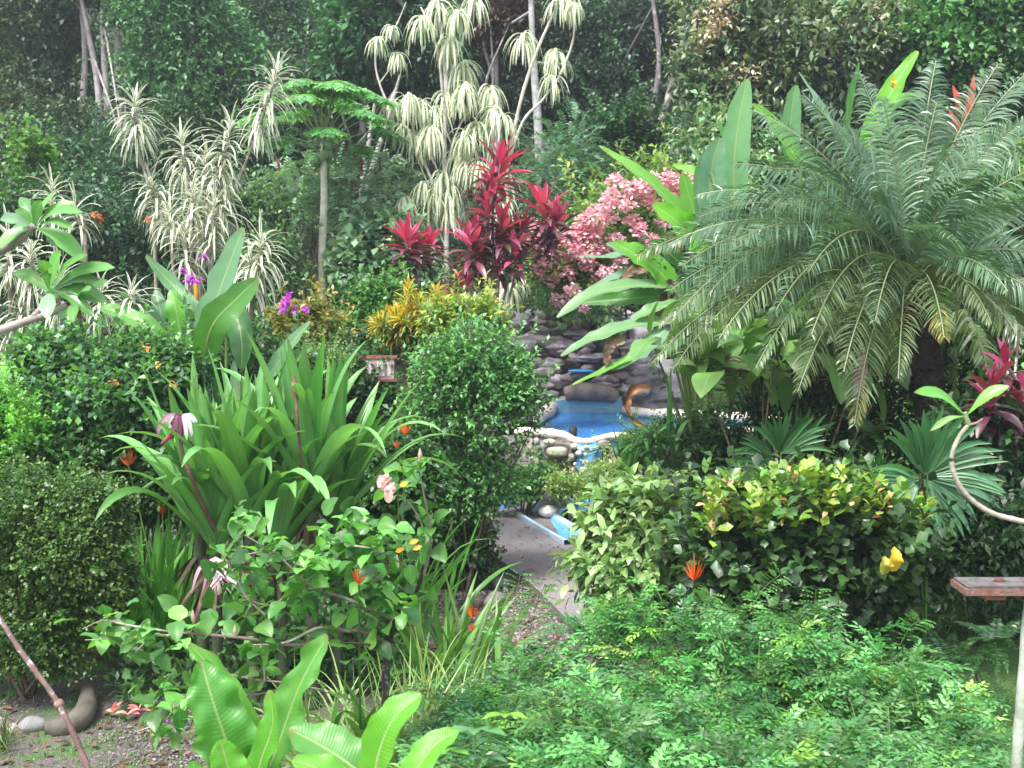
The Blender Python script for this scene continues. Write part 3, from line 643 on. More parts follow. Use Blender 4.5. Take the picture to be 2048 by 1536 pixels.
T('dark tree low behind the banana clump at the right', 1380, 330, 25, 120, 100, (.018, .04, .03), DB, 2200, 14)
T('tall tree behind the palm, right edge', 2000, 280, 22, 150, 130, DA, (.05, .13, .05), 2600, 15)

# pale damp air over the whole place
mb = MB(); box(mb, (-112, -42, -1.3), (112, 132, 47), (1, 1, 1)); m, n_, out = newmat('haze_air')
v = N_(n_, 'ShaderNodeVolumePrincipled'); v.inputs['Color'].default_value = (.86, .93, 1, 1); v.inputs['Density'].default_value = .0014; v.inputs['Anisotropy'].default_value = .3; n_.links.new(v.outputs[0], out.inputs['Volume'])
tag(mb.build('haze', m, smooth=False), kind='stuff')
# ------------------------------------------------------------------ shrubs and trees of the garden, back to front
def ground_at(x, y): return arr(x, y, float(height(x, y)))
def shrub(name, label, cat, px, py, Y, rx, ry, n, L, lw, cA, cB, seed, rd=None, m=5, tip=None, mat=None, lobes=10, stems=7, stemc=(.16, .13, .1), extra=(), shell=.5, droop=.7, pk='oval', K=2, M=2, opp=False, up=.4, jit=.5, bottom=-.5, tl=None, base=None, group=None, lobe=(.3, .5), sr=.02, fold=.25):
    r = R(seed); s = Y / F; c = W(px, py, Y); b = ground_at(c[0], Y) if base is None else np.array(base, float)
    t = thing(name, label, cat, b, group)
    crown = [(c, (rx * s, (rd if rd else rx * s * .8), ry * s))] + [(W(a, bb, Y + dd), (e * s, e * s * .8, f * s)) for a, bb, dd, e, f in extra]
    tot = sum(np.prod(q[1]) ** (2 / 3) for q in crown); mb = MB(); PP = []
    for q in crown:
        k = int(n * np.prod(q[1]) ** (2 / 3) / tot); P, O = blob(r, q[0], q[1], k, lobes, shell, lobe, zmin=b[2] + .03, bottom=bottom); PP.append(P)
        twigs(mb, r, P, O, m, L, lw, cA, cB, droop, K, M, tip=tip, opp=opp, up=up, jit=jit, tl=tl, pk=pk, fold=fold)
    for q in crown:
        k = max(6, int(n * .035 * np.prod(q[1]) ** (2 / 3) / tot)); P, O = blob(r, q[0], q[1] * np.ones(3) if False else q[1], k, lobes, .9, lobe, zmin=b[2] + .03, bottom=-.1)
        twigs(mb, r, P, O, m * 2 + 2, L, lw, cA, cB, droop, K, M, tip=tip, up=.9, jit=.35, tl=min(.5, (m * 2 + 2) * L * .45), pk=pk, fold=fold)
    f = mb.build('foliage', mat or M_leaf, t); PP = np.concatenate(PP); mb = MB()
    for k in range(stems):
        e = PP[r.integers(len(PP))]; mid = b * .45 + e * .55; mid[2] = e[2] * .55 + b[2] * .45; mid += r.normal(0, .08, 3)
        tube(mb, [b + (*r.normal(0, .05, 2), -.05), mid, e], [sr, sr * .7, sr * .25], stemc, 5, 10, seed + k, .1)
    for k in range(stems * 9):
        e = PP[r.integers(len(PP))]; q = c + (e - c) * .45; tube(mb, [q + r.normal(0, .05, 3), (q + e) / 2 + r.normal(0, .04, 3), e], [sr * .35, sr * .22, sr * .1], stemc, 4, 5)
    mb.build('stems', M_wood, t)
    return t, PP
g1, g2 = (.03, .085, .025), (.08, .19, .055)

# low undergrowth rising to the forest edge (countless small plants)
def undergrowth():
    mb = MB(); r = R(51); n = 17000
    x = r.uniform(-1, 1, n); y = 19.6 + 12.4 * r.uniform(0, 1, n); x = x * (y * .56) ; z = height(x, y)
    keep = ~((x > -1.2) & (x < 4.4) & (y < 21.2)); x, y, z = x[keep], y[keep], z[keep]; n = len(x)
    b = noise3(np.c_[x, y, 0 * x], 19, .9, 3)
    P = np.c_[x, y, z + .1 + r.uniform(0, 1, n) * (.35 + .55 * np.clip(b + .5, 0, 1.6) + .03 * (y - 17))]
    O = nrm(np.c_[r.normal(0, .5, n), np.full(n, -.6), np.full(n, .7)])
    twigs(mb, r, P, O, 5, .15, .075, (.014, .045, .018), (.05, .12, .045), K=2, M=1, tl=.35)
    tag(mb.build('undergrowth', M_far), kind='stuff')
undergrowth()

# ---- pinnate (cassia like) shrubs
def cassia(name, label, px, py, Y, rx, ry, n, seed, cA=(.07, .17, .10), cB=(.16, .29, .18), L=.5, ll=.085, lw=.04, pairs=9, spikes=0, group=None):
    r = R(seed); s = Y / F; c = W(px, py, Y); b = ground_at(c[0], Y); t = thing(name, label, 'shrub', b, group)
    P, O = blob(r, c, (rx * s, rx * s * .6, ry * s), n, 8, .5)
    mb = MB(); D = nrm(O * (1, 1, .5) + .55 * r.normal(size=(n, 3)) + .4 * Z); C = mixc(r, cA, cB, n, .2)
    pinnate(mb, r, P, D, L * r.uniform(.7, 1.2, n), 1.2, pairs, ll, lw, C, 1.25, .5, 'oval', 2, 1, .15, vee=.1, lprof=lambda t: np.clip(1.1 - (t - .55) ** 2 * 2, 0, 1), roll=r.normal(0, .3, n), rachis=.008)
    mb.build('foliage', M_far, t); mb = MB()
    for k in range(12):
        e = P[r.integers(n)]; tube(mb, [b, (b + e) / 2 + r.normal(0, .15, 3), e], [.03, .02, .008], (.2, .17, .13), 5, 8)
    mb.build('stems', M_wood, t)
    for k in range(spikes):
        e = P[r.integers(n)] + (0, -.2, .1); mb = MB(); tube(mb, [e, e + (r.normal(0, .02), 0, .16), e + (r.normal(0, .03), 0, .34)], [.012, .028, .008], (.2, .06, .045), 6, 8, k, .2); mb.build('flower_spike', M_flower, t)
    return t
cassia('feathery_shrub', 'feathery pale green shrub with brown spikes left of the drooping pale tree', 705, 400, 19.5, 120, 80, 420, 61, cA=(.16, .30, .18), cB=(.30, .45, .29), spikes=9)
cassia('feathery_shrub', 'feathery green shrub beyond the crimson plant, left of the pink blossoms', 1130, 350, 22, 100, 110, 520, 62)
cassia('feathery_shrub', 'feathery shrub behind the papaya trunk, left side', 590, 400, 20.5, 90, 70, 300, 63, cA=(.13, .25, .15), cB=(.25, .38, .24), spikes=4)
shrub('creeper_mound', 'low vine-smothered bush right of the feathery shrub at the forest foot', 'shrub', 1235, 290, 23, 90, 80, 1300, .1, .08, (.02, .06, .025), (.05, .14, .05), 64, M=1, mat=M_far)
shrub('mallow_shrub', 'pale bluish green broad-leaved shrub between the papaya trunk and the crimson plant', 'shrub', 760, 520, 18.5, 75, 75, 900, .17, .15, (.15, .29, .17), (.28, .42, .28), 65, m=4, pk='heart', droop=1.2, mat=M_far, extra=[(820, 560, .3, 60, 60)])
shrub('dark_shrub', 'dark shrub with orange blossoms behind the broad upright leaves', 'shrub', 250, 490, 17, 150, 110, 2300, .1, .055, (.02, .06, .03), (.06, .15, .07), 66, M=1, mat=M_far, extra=[(120, 560, .3, 120, 90), (330, 540, -.5, 100, 80)])
shrub('dark_shrub', 'dark shrub left of the papaya trunk above the magenta sprig', 'shrub', 540, 540, 17, 70, 80, 1200, .1, .055, (.03, .08, .04), (.08, .18, .08), 67, M=1, mat=M_far, extra=[(520, 430, 1, 80, 50)], tip=(.18, .3, .1))
shrub('vine_bush', 'tall thin bush with upright heart-leaved shoots at the upper left', 'shrub', 60, 350, 16.5, 45, 90, 420, .09, .08, (.06, .17, .04), (.16, .33, .08), 68, pk='heart', extra=[(35, 440, 0, 60, 50)], group=None)
shrub('dark_shrub', 'dark shrub at the left edge below the heart-leaved shoots', 'shrub', 30, 520, 16, 90, 110, 1300, .1, .055, (.02, .06, .025), (.06, .15, .06), 69, M=1, mat=M_far)
# orange blossoms on the dark shrub: parts of it
for o_ in THINGS:
    if o_['label'].startswith('dark shrub with orange'): osh = o_
def blossom(p, s, c0, c1, seed, parent, nm='blossom', n=9, lab=None):
    r = R(seed); mb = MB(); D = r.normal(size=(n, 3)); D[:, 1] -= .6; blades(mb, np.tile(p, (n, 1)) + r.normal(0, s * .25, (n, 3)), D, s, s * .7, .6, mixc(r, c0, c1, n, .1), 3, 2, 'oval', .3); o = mb.build(nm, M_flower, parent)
    if lab and parent is None: pass
    return o
for k, (px, py) in enumerate([(200, 437), (297, 440), (190, 430), (118, 545), (10, 690), (28, 662)]):
    blossom(W(px, py, 15.6), .07, (.75, .12, .02), (.85, .25, .06), 70 + k, osh)

# ---- papaya
def papaya():
    b = W(648, 655, 18.5); b[2] = height(b[0], 18.5); top = W(646, 285, 18.5); t = thing('papaya_tree', 'papaya tree with a slim pale trunk, green fruit cluster and flat crown', 'tree', b)
    r = R(71); mb = MB(); tube(mb, [b, W(645, 520, 18.5), W(648, 400, 18.5), top], [.085, .07, .06, .055], (.58, .56, .46), 10, 40, 3, .05); mb.build('trunk', M_bark, t)
    for k in range(16):
        a = r.uniform(0, 6.28); mb = MB(); q = W(646, 285 + 48 * r.uniform(0, 1), 18.5) + arr(math.cos(a), math.sin(a) - .3, 0) * .11
        rock(mb, q, (.062, .062, .085), mixc(r, (.12, .27, .13), (.2, .38, .19), 1)[0], k, .04, 12, 9); mb.build('fruit', M_gloss, t)
    n = 26; az = np.arange(n) * 2.4; mb_s = MB()
    for k in range(n):
        q = k / n; el = math.radians(80 - 82 * q); h = arr(math.cos(az[k]), math.sin(az[k]), 0); st = top + Z * (.12 - .3 * q)
        LL = .72 + .35 * math.sin(q * 3.1); e = st + h * LL * math.cos(el) * 1.15 + Z * LL * math.sin(el) * .9 + Z * .16
        tube(mb_s, [st, (st + e) / 2 + Z * .06, e], [.016, .01], (.24, .33, .17), 5, 8)
        mb = MB(); lobes = 7; aa = np.linspace(-2.5, 2.5, lobes); ax = h; sd = np.cross(Z, h)
        for j in range(lobes):
            d = ax * math.cos(aa[j]) + sd * math.sin(aa[j]) - Z * (.25 + .2 * math.cos(aa[j])); Lk = .42 * (1 - .1 * abs(aa[j])); C = mixc(r, (.09, .26, .09), (.17, .38, .15), 1)
            blades(mb, [e], [d + Z * .1], Lk, .15, .7, C, 5, 2, 'lance', .2)
            for f in (.35, .55, .75):
                for sg in (-1, 1):
                    dd = d * .8 + np.cross(Z, d) * sg * .8; blades(mb, [e + (d + Z * .05) * Lk * f - Z * .04 * f], [dd], Lk * (.45 - .25 * f) + .05, .075, .5, C, 3, 2, 'lance', .2)
        mb.build('leaf', M_leaf, t)
    mb_s.build('leaf_stalks', M_wood, t)
papaya()

# ---- tall drooping variegated tree
def pale_tree():
    Y = 19; b = W(893, 640, Y); b[2] = height(b[0], Y); t = thing('drooping_dracaena', 'tall branching tree hung with mop-like tufts of pale striped leaves', 'tree', b)
    br = [([(893, 660), (893, 500), (893, 400), (888, 300), (892, 180), (885, 90), (872, 0), (860, -60)], .05), ([(890, 250), (878, 120), (860, 55), (842, 15)], .03), ([(893, 200), (905, 140), (925, 80), (950, -5)], .025), ([(1000, 640), (1008, 420), (1018, 320), (1038, 215), (1065, 125), (1092, 60), (1120, 0)], .04), ([(1012, 340), (1045, 245), (1085, 200), (1118, 155)], .03), ([(1120, 150), (1142, 95), (1148, 55), (1138, 10)], .022), ([(1060, 140), (1050, 80)], .016),
          ([(890, 430), (850, 330), (800, 240), (772, 200), (753, 145), (750, 95)], .028), ([(760, 165), (785, 130), (795, 108)], .014), ([(753, 110), (790, 55), (812, 5)], .015), ([(893, 420), (875, 340), (830, 265), (812, 205)], .022), ([(893, 330), (920, 250), (960, 200), (985, 180)], .022), ([(893, 380), (930, 300), (950, 250)], .02), ([(893, 330), (872, 240), (865, 220)], .015), ([(893, 440), (930, 380), (985, 330), (1003, 240)], .02), ([(893, 500), (860, 420), (845, 370)], .018), ([(893, 500), (905, 400)], .015), ([(893, 540), (825, 460), (810, 410)], .018), ([(893, 450), (840, 330), (830, 280)], .016)]
    mb = MB()
    for p, rad in br: tube(mb, [W(a, c, Y) for a, c in p], [rad, rad * .55], (.62, .58, .55), 7, 24, 5, .08)
    mb.build('branches', M_bark, t)
    ros = [(841, 38, 1), (875, 5, 1), (916, 25, .95), (950, -5, 1), (1124, -8, 1.1), (1049, 72, 1.15), (899, 80, 1.1), (1111, 105, 1), (1104, 155, .85), (755, 78, .6), (794, 110, .55), (783, 55, .4), (926, 130, 1.1), (930, 172, 1), (981, 178, .95), (817, 195, 1), (783, 203, .85), (844, 205, .9), (871, 218, 1.05), (892, 190, .7), (916, 205, .6), (988, 220, 1.05), (1005, 235, 1.1), (953, 250, 1.1), (830, 270, 1.05), (864, 258, 1.1), (933, 272, 1.15), (919, 308, 1.1), (933, 325, 1.0), (1008, 352, 1), (848, 368, .8), (810, 398, .8), (871, 385, 1.1), (902, 378, 1.15), (858, 412, 1.1), (899, 420, 1.1), (1008, 400, .8), (830, 430, .9), (885, 350, 1), (1022, 575, .9), (1083, 535, .6), (985, 300, .8), (960, 330, .8), (1148, 8, .6), (805, 255, .7), (1040, 560, .6)]
    r = R(72)
    def cf(r, s):
        n = len(s); c = mixc(r, (.20, .30, .15), (.36, .44, .28), n, .15); k = (s > .75) & (r.uniform(size=n) < .35); c[k] = mixc(r, (.25, .15, .07), (.45, .3, .15), int(k.sum())); return c
    for k, (px, py, sc) in enumerate(ros):
        mb = MB(); ax = arr(r.normal(0, .25), r.normal(0, .25), 1)
        rosette(mb, r, W(px, py, Y + r.uniform(-.35, .15)), ax, int((34 * sc + 10) * r.uniform(.6, 1.15)), .56 * sc ** .6, .034, 12, 85, 5.5, 5.0, .12 * sc, None, None, 8, 2, 'strap', .35, .42, cfun=cf, lj=.2)
        mb.build('leaf_tuft', M_cream, t)
pale_tree()

# ---- left striped dracaena group
def striped(name, label, Y, stems, seed, n=64, L=.46, wd=.03, ext=.75, cA=(.05, .12, .05), cB=(.11, .2, .09), base=None):
    r = R(seed); b0 = W(*stems[0][0][0][:2], Y); b = ground_at(b0[0], Y); t = thing(name, label, 'shrub', b); mb = MB()
    for p, sc in stems:
        q = [W(a, c, Y + dd) for a, c, dd in [(x + (0,))[:3] for x in p]]; q = [arr(q[0][0], q[0][1], b[2])] + q; tube(mb, q, [.035, .022, .018], (.3, .27, .22), 6, 20, 1, .1)
    mb.build('stems', M_bark, t)
    for p, sc in stems:
        q = spline([W(a, c, Y + dd) for a, c, dd in [(x + (0,))[:3] for x in p]], 30); mb = MB()
        L_ = np.linalg.norm(np.diff(q, axis=0), axis=1); cum = np.r_[0, np.cumsum(L_)][::-1]        # distance from tip
        nn = int(n * sc); s = np.linspace(0, 1, nn) ** .85; dist = s * min(ext * sc, cum[0])
        P = np.stack([np.interp(dist, cum[::-1], q[::-1, i]) for i in range(3)], 1); Ax = nrm(q[-1] - q[-6]); 
        a = nrm(np.cross(Ax, Z + .013)); bb = np.cross(a, Ax); az = np.arange(nn) * 2.4 + r.normal(0, .2, nn); th = np.radians(12 + 100 * s ** .55) + r.normal(0, .12, nn)
        D = Ax * np.cos(th)[:, None] + (a * np.cos(az)[:, None] + bb * np.sin(az)[:, None]) * np.sin(th)[:, None]
        blades(mb, P, D, L * np.interp(s, [0, .12, 1], [.7, 1, 1]) * r.uniform(.8, 1.2, nn), wd, (1.0 + 1.9 * s) * r.uniform(.7, 1.4, nn), mixc(r, cA, cB, nn), 6, 2, 'strap', .3, 1.2, r.normal(0, .2, nn))
        mb.build('leafy_shoot', M_stripe, t)
striped('striped_dracaena', 'tall clump of striped cream and green sword-leaved stems at the upper left', 14.5,
        [([(312, 560), (303, 400), (275, 290), (270, 205)], 1.3), ([(400, 560), (378, 400), (362, 275)], 1.0), ([(390, 560), (430, 400), (462, 250)], 1.1), ([(420, 520), (470, 380), (520, 250), (556, 140)], 1.5), ([(380, 560), (410, 430), (412, 305)], 1.0), ([(350, 580), (330, 450), (300, 360)], .9), ([(400, 600), (440, 470), (448, 340)], 1.0), ([(380, 620, -.4), (385, 480, -.4), (385, 375, -.4)], .95), ([(420, 640, -.5), (425, 520, -.5), (430, 400, -.5)], .8), ([(350, 640, -.3), (345, 500, -.3), (340, 420, -.3)], .7), ([(370, 660, -.6), (372, 560, -.6), (370, 460, -.6)], .7)], 73)
striped('striped_dracaena', 'spiky tuft of striped leaves beside the tip of the tall banana leaf', 12.5, [([(520, 660), (520, 560), (522, 478)], .65), ([(500, 660), (505, 590), (500, 520)], .5)], 74, n=90)
striped('striped_dracaena', 'small striped-leaf tuft at the left under the heart-leaved shoots', 15, [([(110, 480), (108, 430), (104, 375)], .6), ([(170, 480), (160, 450), (150, 410)], .35)], 75, n=80)
striped('striped_dracaena', 'grey striped-leaf clump hidden behind the left frangipani branch', 11, [([(60, 640), (62, 560), (62, 500)], .7), ([(20, 560), (20, 520), (15, 460)], .55), ([(200, 660), (205, 610), (200, 575)], .5), ([(270, 650), (265, 610), (262, 585)], .45), ([(15, 800), (12, 740), (10, 690)], .6), ([(110, 650), (120, 600), (118, 550)], .6), ([(40, 700), (45, 650), (40, 610)], .5)], 76, n=90, L=.36)

# ---- crimson cordyline
def cordyline(label, Y, heads, basepx, seed, L=.52, wd=.10, n=30, redn=.36, dim=1.0, name='cordyline'):
    r = R(seed); c = W(basepx[0], basepx[1], Y); b = ground_at(c[0], Y); b[2] = max(b[2], 0); t = thing(name, label, 'shrub', b); mb = MB(); bp = W(*basepx, Y)
    for k, (px, py, sc) in enumerate(heads):
        e = W(px, py, Y); tube(mb, [b + (r.normal(0, .06), 0, 0), bp * .7 + e * .3 + (r.normal(0, .06), 0, -.05), e], [.028, .02, .014], (.22, .17, .15), 6, 16, k, .1)
    mb.build('stems', M_bark, t)
    def cf(r, s):
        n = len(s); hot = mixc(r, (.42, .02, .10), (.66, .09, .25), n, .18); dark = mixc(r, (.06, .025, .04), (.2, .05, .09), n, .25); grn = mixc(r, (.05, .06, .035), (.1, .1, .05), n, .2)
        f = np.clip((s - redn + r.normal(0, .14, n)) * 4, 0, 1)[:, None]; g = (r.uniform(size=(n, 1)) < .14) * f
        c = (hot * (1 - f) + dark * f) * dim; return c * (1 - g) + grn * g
    for k, (px, py, sc) in enumerate(heads):
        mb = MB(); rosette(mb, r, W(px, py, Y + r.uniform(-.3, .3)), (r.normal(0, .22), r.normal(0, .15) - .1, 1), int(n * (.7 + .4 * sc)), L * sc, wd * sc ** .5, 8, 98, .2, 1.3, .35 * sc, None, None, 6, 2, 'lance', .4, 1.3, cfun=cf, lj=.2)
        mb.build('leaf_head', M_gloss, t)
cordyline('crimson ti plant with many red and maroon leaf heads in front of the drooping tree', 16.5,
          [(1000, 330, 1.1), (1085, 415, 1.0), (978, 415, .9), (815, 475, .95), (945, 480, 1.0), (1000, 495, 1.05), (1115, 440, .9), (925, 580, 1.0), (895, 600, .7), (1005, 450, .9), (860, 490, .7), (1045, 460, .8), (965, 520, .8), (1100, 480, .8), (830, 500, .8), (1030, 505, .8), (985, 365, .8)], (975, 620), 77)

# ---- pink mussaenda
sh, PP = shrub('pink_mussaenda', 'big shrub smothered in pink blossom behind the banana leaves', 'shrub', 1240, 480, 18.5, 150, 100, 2400, .12, .065, (.10, .2, .05), (.3, .42, .12), 78, M=2, extra=[(1330, 420, .3, 110, 80), (1140, 530, -.3, 90, 70), (1180, 590, -.5, 90, 60)], rd=.9, base=(2.2, 20.6, 2.2))
r = R(79); mb = MB()
cl = [(1232, 362), (1262, 372), (1290, 368), (1335, 352), (1360, 360), (1320, 375), (1250, 395), (1290, 395), (1215, 405), (1195, 420), (1178, 432), (1205, 440), (1220, 435), (1180, 455), (1160, 448), (1172, 470), (1195, 470), (1145, 470), (1160, 490), (1190, 500), (1280, 460), (1150, 500), (1230, 478), (1135, 545), (1178, 530), (1210, 545), (1060, 455), (1075, 480), (1050, 490), (1085, 500), (1100, 490), (1145, 578), (1150, 590), (1090, 520), (1300, 480), (1310, 410), (1345, 400), (1380, 370), (1270, 500), (1240, 525), (1120, 515), (1100, 560), (1120, 600), (1165, 610), (1080, 540), (1195, 565), (1330, 440), (1265, 440), (1345, 375), (1130, 480), (1225, 390), (1275, 382), (1305, 358), (1168, 515), (1255, 410), (1370, 385), (1395, 350), (1215, 500)]
for k, (px, py) in enumerate(cl):
    mb = MB(); c = W(px, py, 17.45 + r.uniform(-.15, .2)); n = 70; P = c + nrm(r.normal(0, 1, (n, 3))) * r.uniform(.4, 1, (n, 1)) * (.135, .12, .10); D = nrm((P - c) / .1 + r.normal(0, .6, (n, 3)) + Z * .3 - arr(0, .4, 0))
    blades(mb, P, D, .075, .065, .9, mixc(r, (.86, .26, .42), (.98, .78, .83), n, .05), 3, 2, 'oval', -.2, roll=r.normal(0, .5, n)); mb.build('blossom', M_flower, sh)

# ---- shrubs of the middle
shrub('green_shrub', 'fresh green rounded shrub behind the yellow croton', 'shrub', 760, 640, 15, 75, 65, 1900, .09, .05, (.035, .12, .03), (.10, .27, .07), 80, tip=(.14, .33, .09), M=1)
cr = thing('yellow_croton', 'golden yellow croton bush with narrow curled leaves', 'shrub', ground_at(W(835, 660, 13.6)[0], 13.6)); r = R(81); mb = MB(); st = MB(); c = W(835, 668, 13.8)
P, O = blob(r, c, (.62, .45, .42), 150, 9, .55); 
for p, o in zip(P, O):
    y_ = r.uniform(); A, B = ((.50, .34, .03), (.66, .5, .07)) if y_ < .46 else ((.16, .24, .04), (.40, .40, .07)) if y_ < .75 else ((.08, .17, .03), (.2, .3, .06))
    rosette(mb, r, p + (0, 0, .1), o + Z, 22, .2, .028, 15, 85, .4, 1.4, .12, A, B, 4, 1, 'lance', .3)
    tube(st, [arr(c[0], c[1], 1.2), (p + c) / 2, p], [.015, .006], (.2, .15, .1), 4, 5)
mb.build('foliage', M_leaf, cr); st.build('stems', M_wood, cr)
shrub('mixed_croton', 'small olive and orange croton left of the faded sign', 'shrub', 615, 670, 13.5, 60, 50, 700, .09, .04, (.06, .12, .03), (.2, .24, .05), 82, tip=(.42, .28, .06), M=1)
shrub('sprig_bush', 'fine-leaved pale green sprig bush above the crinum', 'shrub', 625, 755, 12, 75, 60, 1300, .045, .025, (.08, .17, .05), (.2, .32, .11), 83, m=7, M=1)
shrub('green_shrub', 'dark green shrub behind the tall round bush, left of the rock wall', 'shrub', 700, 800, 12.8, 80, 100, 1800, .07, .045, (.02, .07, .025), (.06, .16, .05), 84, M=1)
shrub('round_shrub', 'small yellowish green shrub between the golden croton and the rock wall', 'shrub', 935, 650, 13.2, 55, 35, 600, .11, .035, (.08, .2, .05), (.25, .38, .08), 85, pk='lance', tip=(.55, .5, .1))
# magenta sprigs
for k, (px, py, s, lb) in enumerate([(395, 548, 1.2, 'magenta blossom sprig beside the tall banana leaf'), (587, 603, .8, 'small magenta blossom sprig left of the papaya trunk foot')]):
    r = R(90 + k); c = W(px, py, 11.6); t = thing('magenta_flower', lb, 'flower', (c[0], c[1], height(c[0], c[1])))
    mb = MB(); tube(mb, [arr(c[0], c[1], height(c[0], c[1])), c + (.05, 0, -.4), c], [.012, .006], (.12, .2, .06), 5, 8); mb.build('stalk', M_wood, t)
    for q in range(int(9 * s)):
        mb = MB(); p = c + r.normal(0, 1, 3) * (.13 * s, .05, .09 * s); n = 7; D = r.normal(size=(n, 3)) - arr(0, .8, 0); blades(mb, np.tile(p, (n, 1)), D, .07, .055, .5, mixc(r, (.5, .04, .55), (.72, .16, .78), n, .1), 3, 2, 'oval', .3); mb.build('blossom', M_flower, t)
mb = MB(); c = W(391, 590, 11.5); tube(mb, [c + (0, 0, .12), c + (.01, 0, 0), c + (-.01, 0, -.1)], [.02, .025, .01], (.8, .4, .05), 6, 8); tag(mb.build('flower_spike', M_flower), 'orange hanging flower spike below the magenta blossoms', 'flower')

# ---- faded sign box
sg = thing('wooden_sign', 'faded pinkish red wooden board on a short post beside the round bush', 'sign', G(740, 1010)); c = W(755, 737, 12.6)
mb = MB(); box(mb, c + (-.2, -.02, -.12), c + (.2, .02, .12), (.45, .30, .30), .004); mb.build('board', M_board, sg, smooth=False)
mb = MB(); box(mb, c + (-.23, -.035, .121), c + (.23, .03, .15), (.32, .10, .09)); box(mb, c + (-.23, -.035, -.15), c + (.23, .03, -.121), (.28, .11, .1)); mb.build('frame', M_board, sg, smooth=False)
for dx, wd in ((-.1, .03), (.04, .045), (.14, .02)):
    mb = MB(); box(mb, c + (dx - wd, -.026, -.09), c + (dx + wd, -.0215, .09), (.62, .58, .6)); mb.build('pale_patch', M_board, sg, smooth=False)
mb = MB(); box(mb, arr(c[0] - .03, c[1] - .01, .5), c + (.03, .05, -.152), (.3, .3, .3)); mb.build('post', M_plank, sg, smooth=False)

# ---- big leaved plants built leaf by leaf
def bigplant(name, label, leaves, base, seed, stemc=(.2, .3, .1), dead=(), cat='banana plant', width_scale=1, mat=None):
    t = thing(name, label, cat, base); r = R(seed); st = MB(); b = np.array(base, float)
    for k, lf in enumerate(leaves):
        pts, wpx, C = lf[0], lf[1], lf[2]; kw = dict(lf[3]) if len(lf) > 3 else {}
        P = WP(*pts); wd = wpx * np.mean([p[2] for p in pts]) / F * width_scale; mb = MB()
        pathleaf(mb, P, wd, C, seed=seed + k, **kw); mb.build('leaf', mat or M_banana, t)
        s = P[0]; d = nrm(P[1] - P[0]); q = b + (r.normal(0, .04), r.normal(0, .04), .0)
        tube(st, [q, q * .5 + s * .5 + (0, .05, .1), s - d * .02], [.03, .022, .014], stemc, 6, 10)
        S = spline(P, 12); tube(st, S[:10] + (0, .006, -.004), [.014, .003], (.3, .4, .15), 5)
    st.build('stalks', M_gloss, t)
    for pts, wpx, C, kw in dead:
        P = WP(*pts); mb = MB(); pathleaf(mb, P, wpx * pts[0][2] / F, C, seed=seed + 50, **kw); tag(mb.build('leaf', M_dead, t), 'dry brown hanging leaf')
    return t
BG = (.09, .26, .05); BL = (.16, .42, .05); BP = (.14, .28, .14); BD = (.05, .15, .045)
Y = 11
bigplant('banana_plant', 'broad-leaved plant with one tall upright leaf at the left, behind the crinum', [
    ([(400, 690, Y), (432, 600, Y), (462, 520, Y), (487, 455, Y)], 62, (.15, .31, .18), dict(nh=(-.3, -1, .5), wave=.06, notch=.1)),
    ([(405, 720, Y - .3), (425, 650, Y - .4), (470, 600, Y - .3), (515, 558, Y)], 60, BG, dict(nh=(.5, -1, .3), wave=.05)),
    ([(455, 610, Y), (475, 640, Y - .1), (484, 690, Y - .2), (483, 738, Y - .2)], 52, (.07, .2, .07), dict(nh=(0, -1, .4))),
    ([(400, 700, Y + .2), (385, 620, Y + .2), (335, 560, Y + .3), (292, 512, Y + .3)], 34, (.12, .27, .12), dict(nh=(.4, -1, .5))),
    ([(375, 720, Y), (360, 660, Y), (350, 610, Y), (343, 580, Y + .1)], 44, (.13, .36, .06), dict(nh=(-.2, -1, .3))),
    ([(355, 720, Y + .1), (335, 670, Y + .1), (320, 620, Y + .1), (313, 580, Y + .2)], 40, (.13, .28, .16), dict(nh=(0, -1, .4))),
    ([(340, 700, Y - .3), (290, 650, Y - .3), (235, 625, Y - .2), (192, 612, Y - .2)], 40, (.12, .32, .06), dict(nh=(0, -1, 1))),
    ([(345, 680, Y), (310, 640, Y), (270, 605, Y), (238, 585, Y)], 30, BD, dict(nh=(0, -1, 1))),
    ([(430, 850, Y - .3), (425, 790, Y - .2), (420, 740, Y - .1), (415, 700, Y)], 34, (.05, .17, .05), dict()),
    ([(390, 790, Y), (398, 750, Y), (408, 700, Y), (418, 665, Y)], 46, (.08, .24, .05), dict()),
    ([(510, 780, Y), (545, 740, Y), (580, 690, Y), (620, 643, Y)], 34, (.15, .32, .17), dict(nh=(-.3, -1, .6))),
    ([(520, 800, Y), (560, 750, Y), (590, 720, Y), (625, 695, Y)], 22, BG, dict(nh=(-.3, -1, .6))),
    ([(505, 840, Y - .2), (480, 800, Y - .2), (470, 760, Y - .2), (468, 720, Y - .2)], 22, (.2, .35, .2), dict()),
], (W(430, 700, Y)[0], Y, 0), 300)
shrub('leafy_stalks', 'dark leafy filler bush under the broad-leaved banana plant', 'shrub', 500, 800, 11.6, 110, 110, 1700, .1, .04, (.02, .07, .02), (.06, .17, .045), 301, pk='lance', M=1)

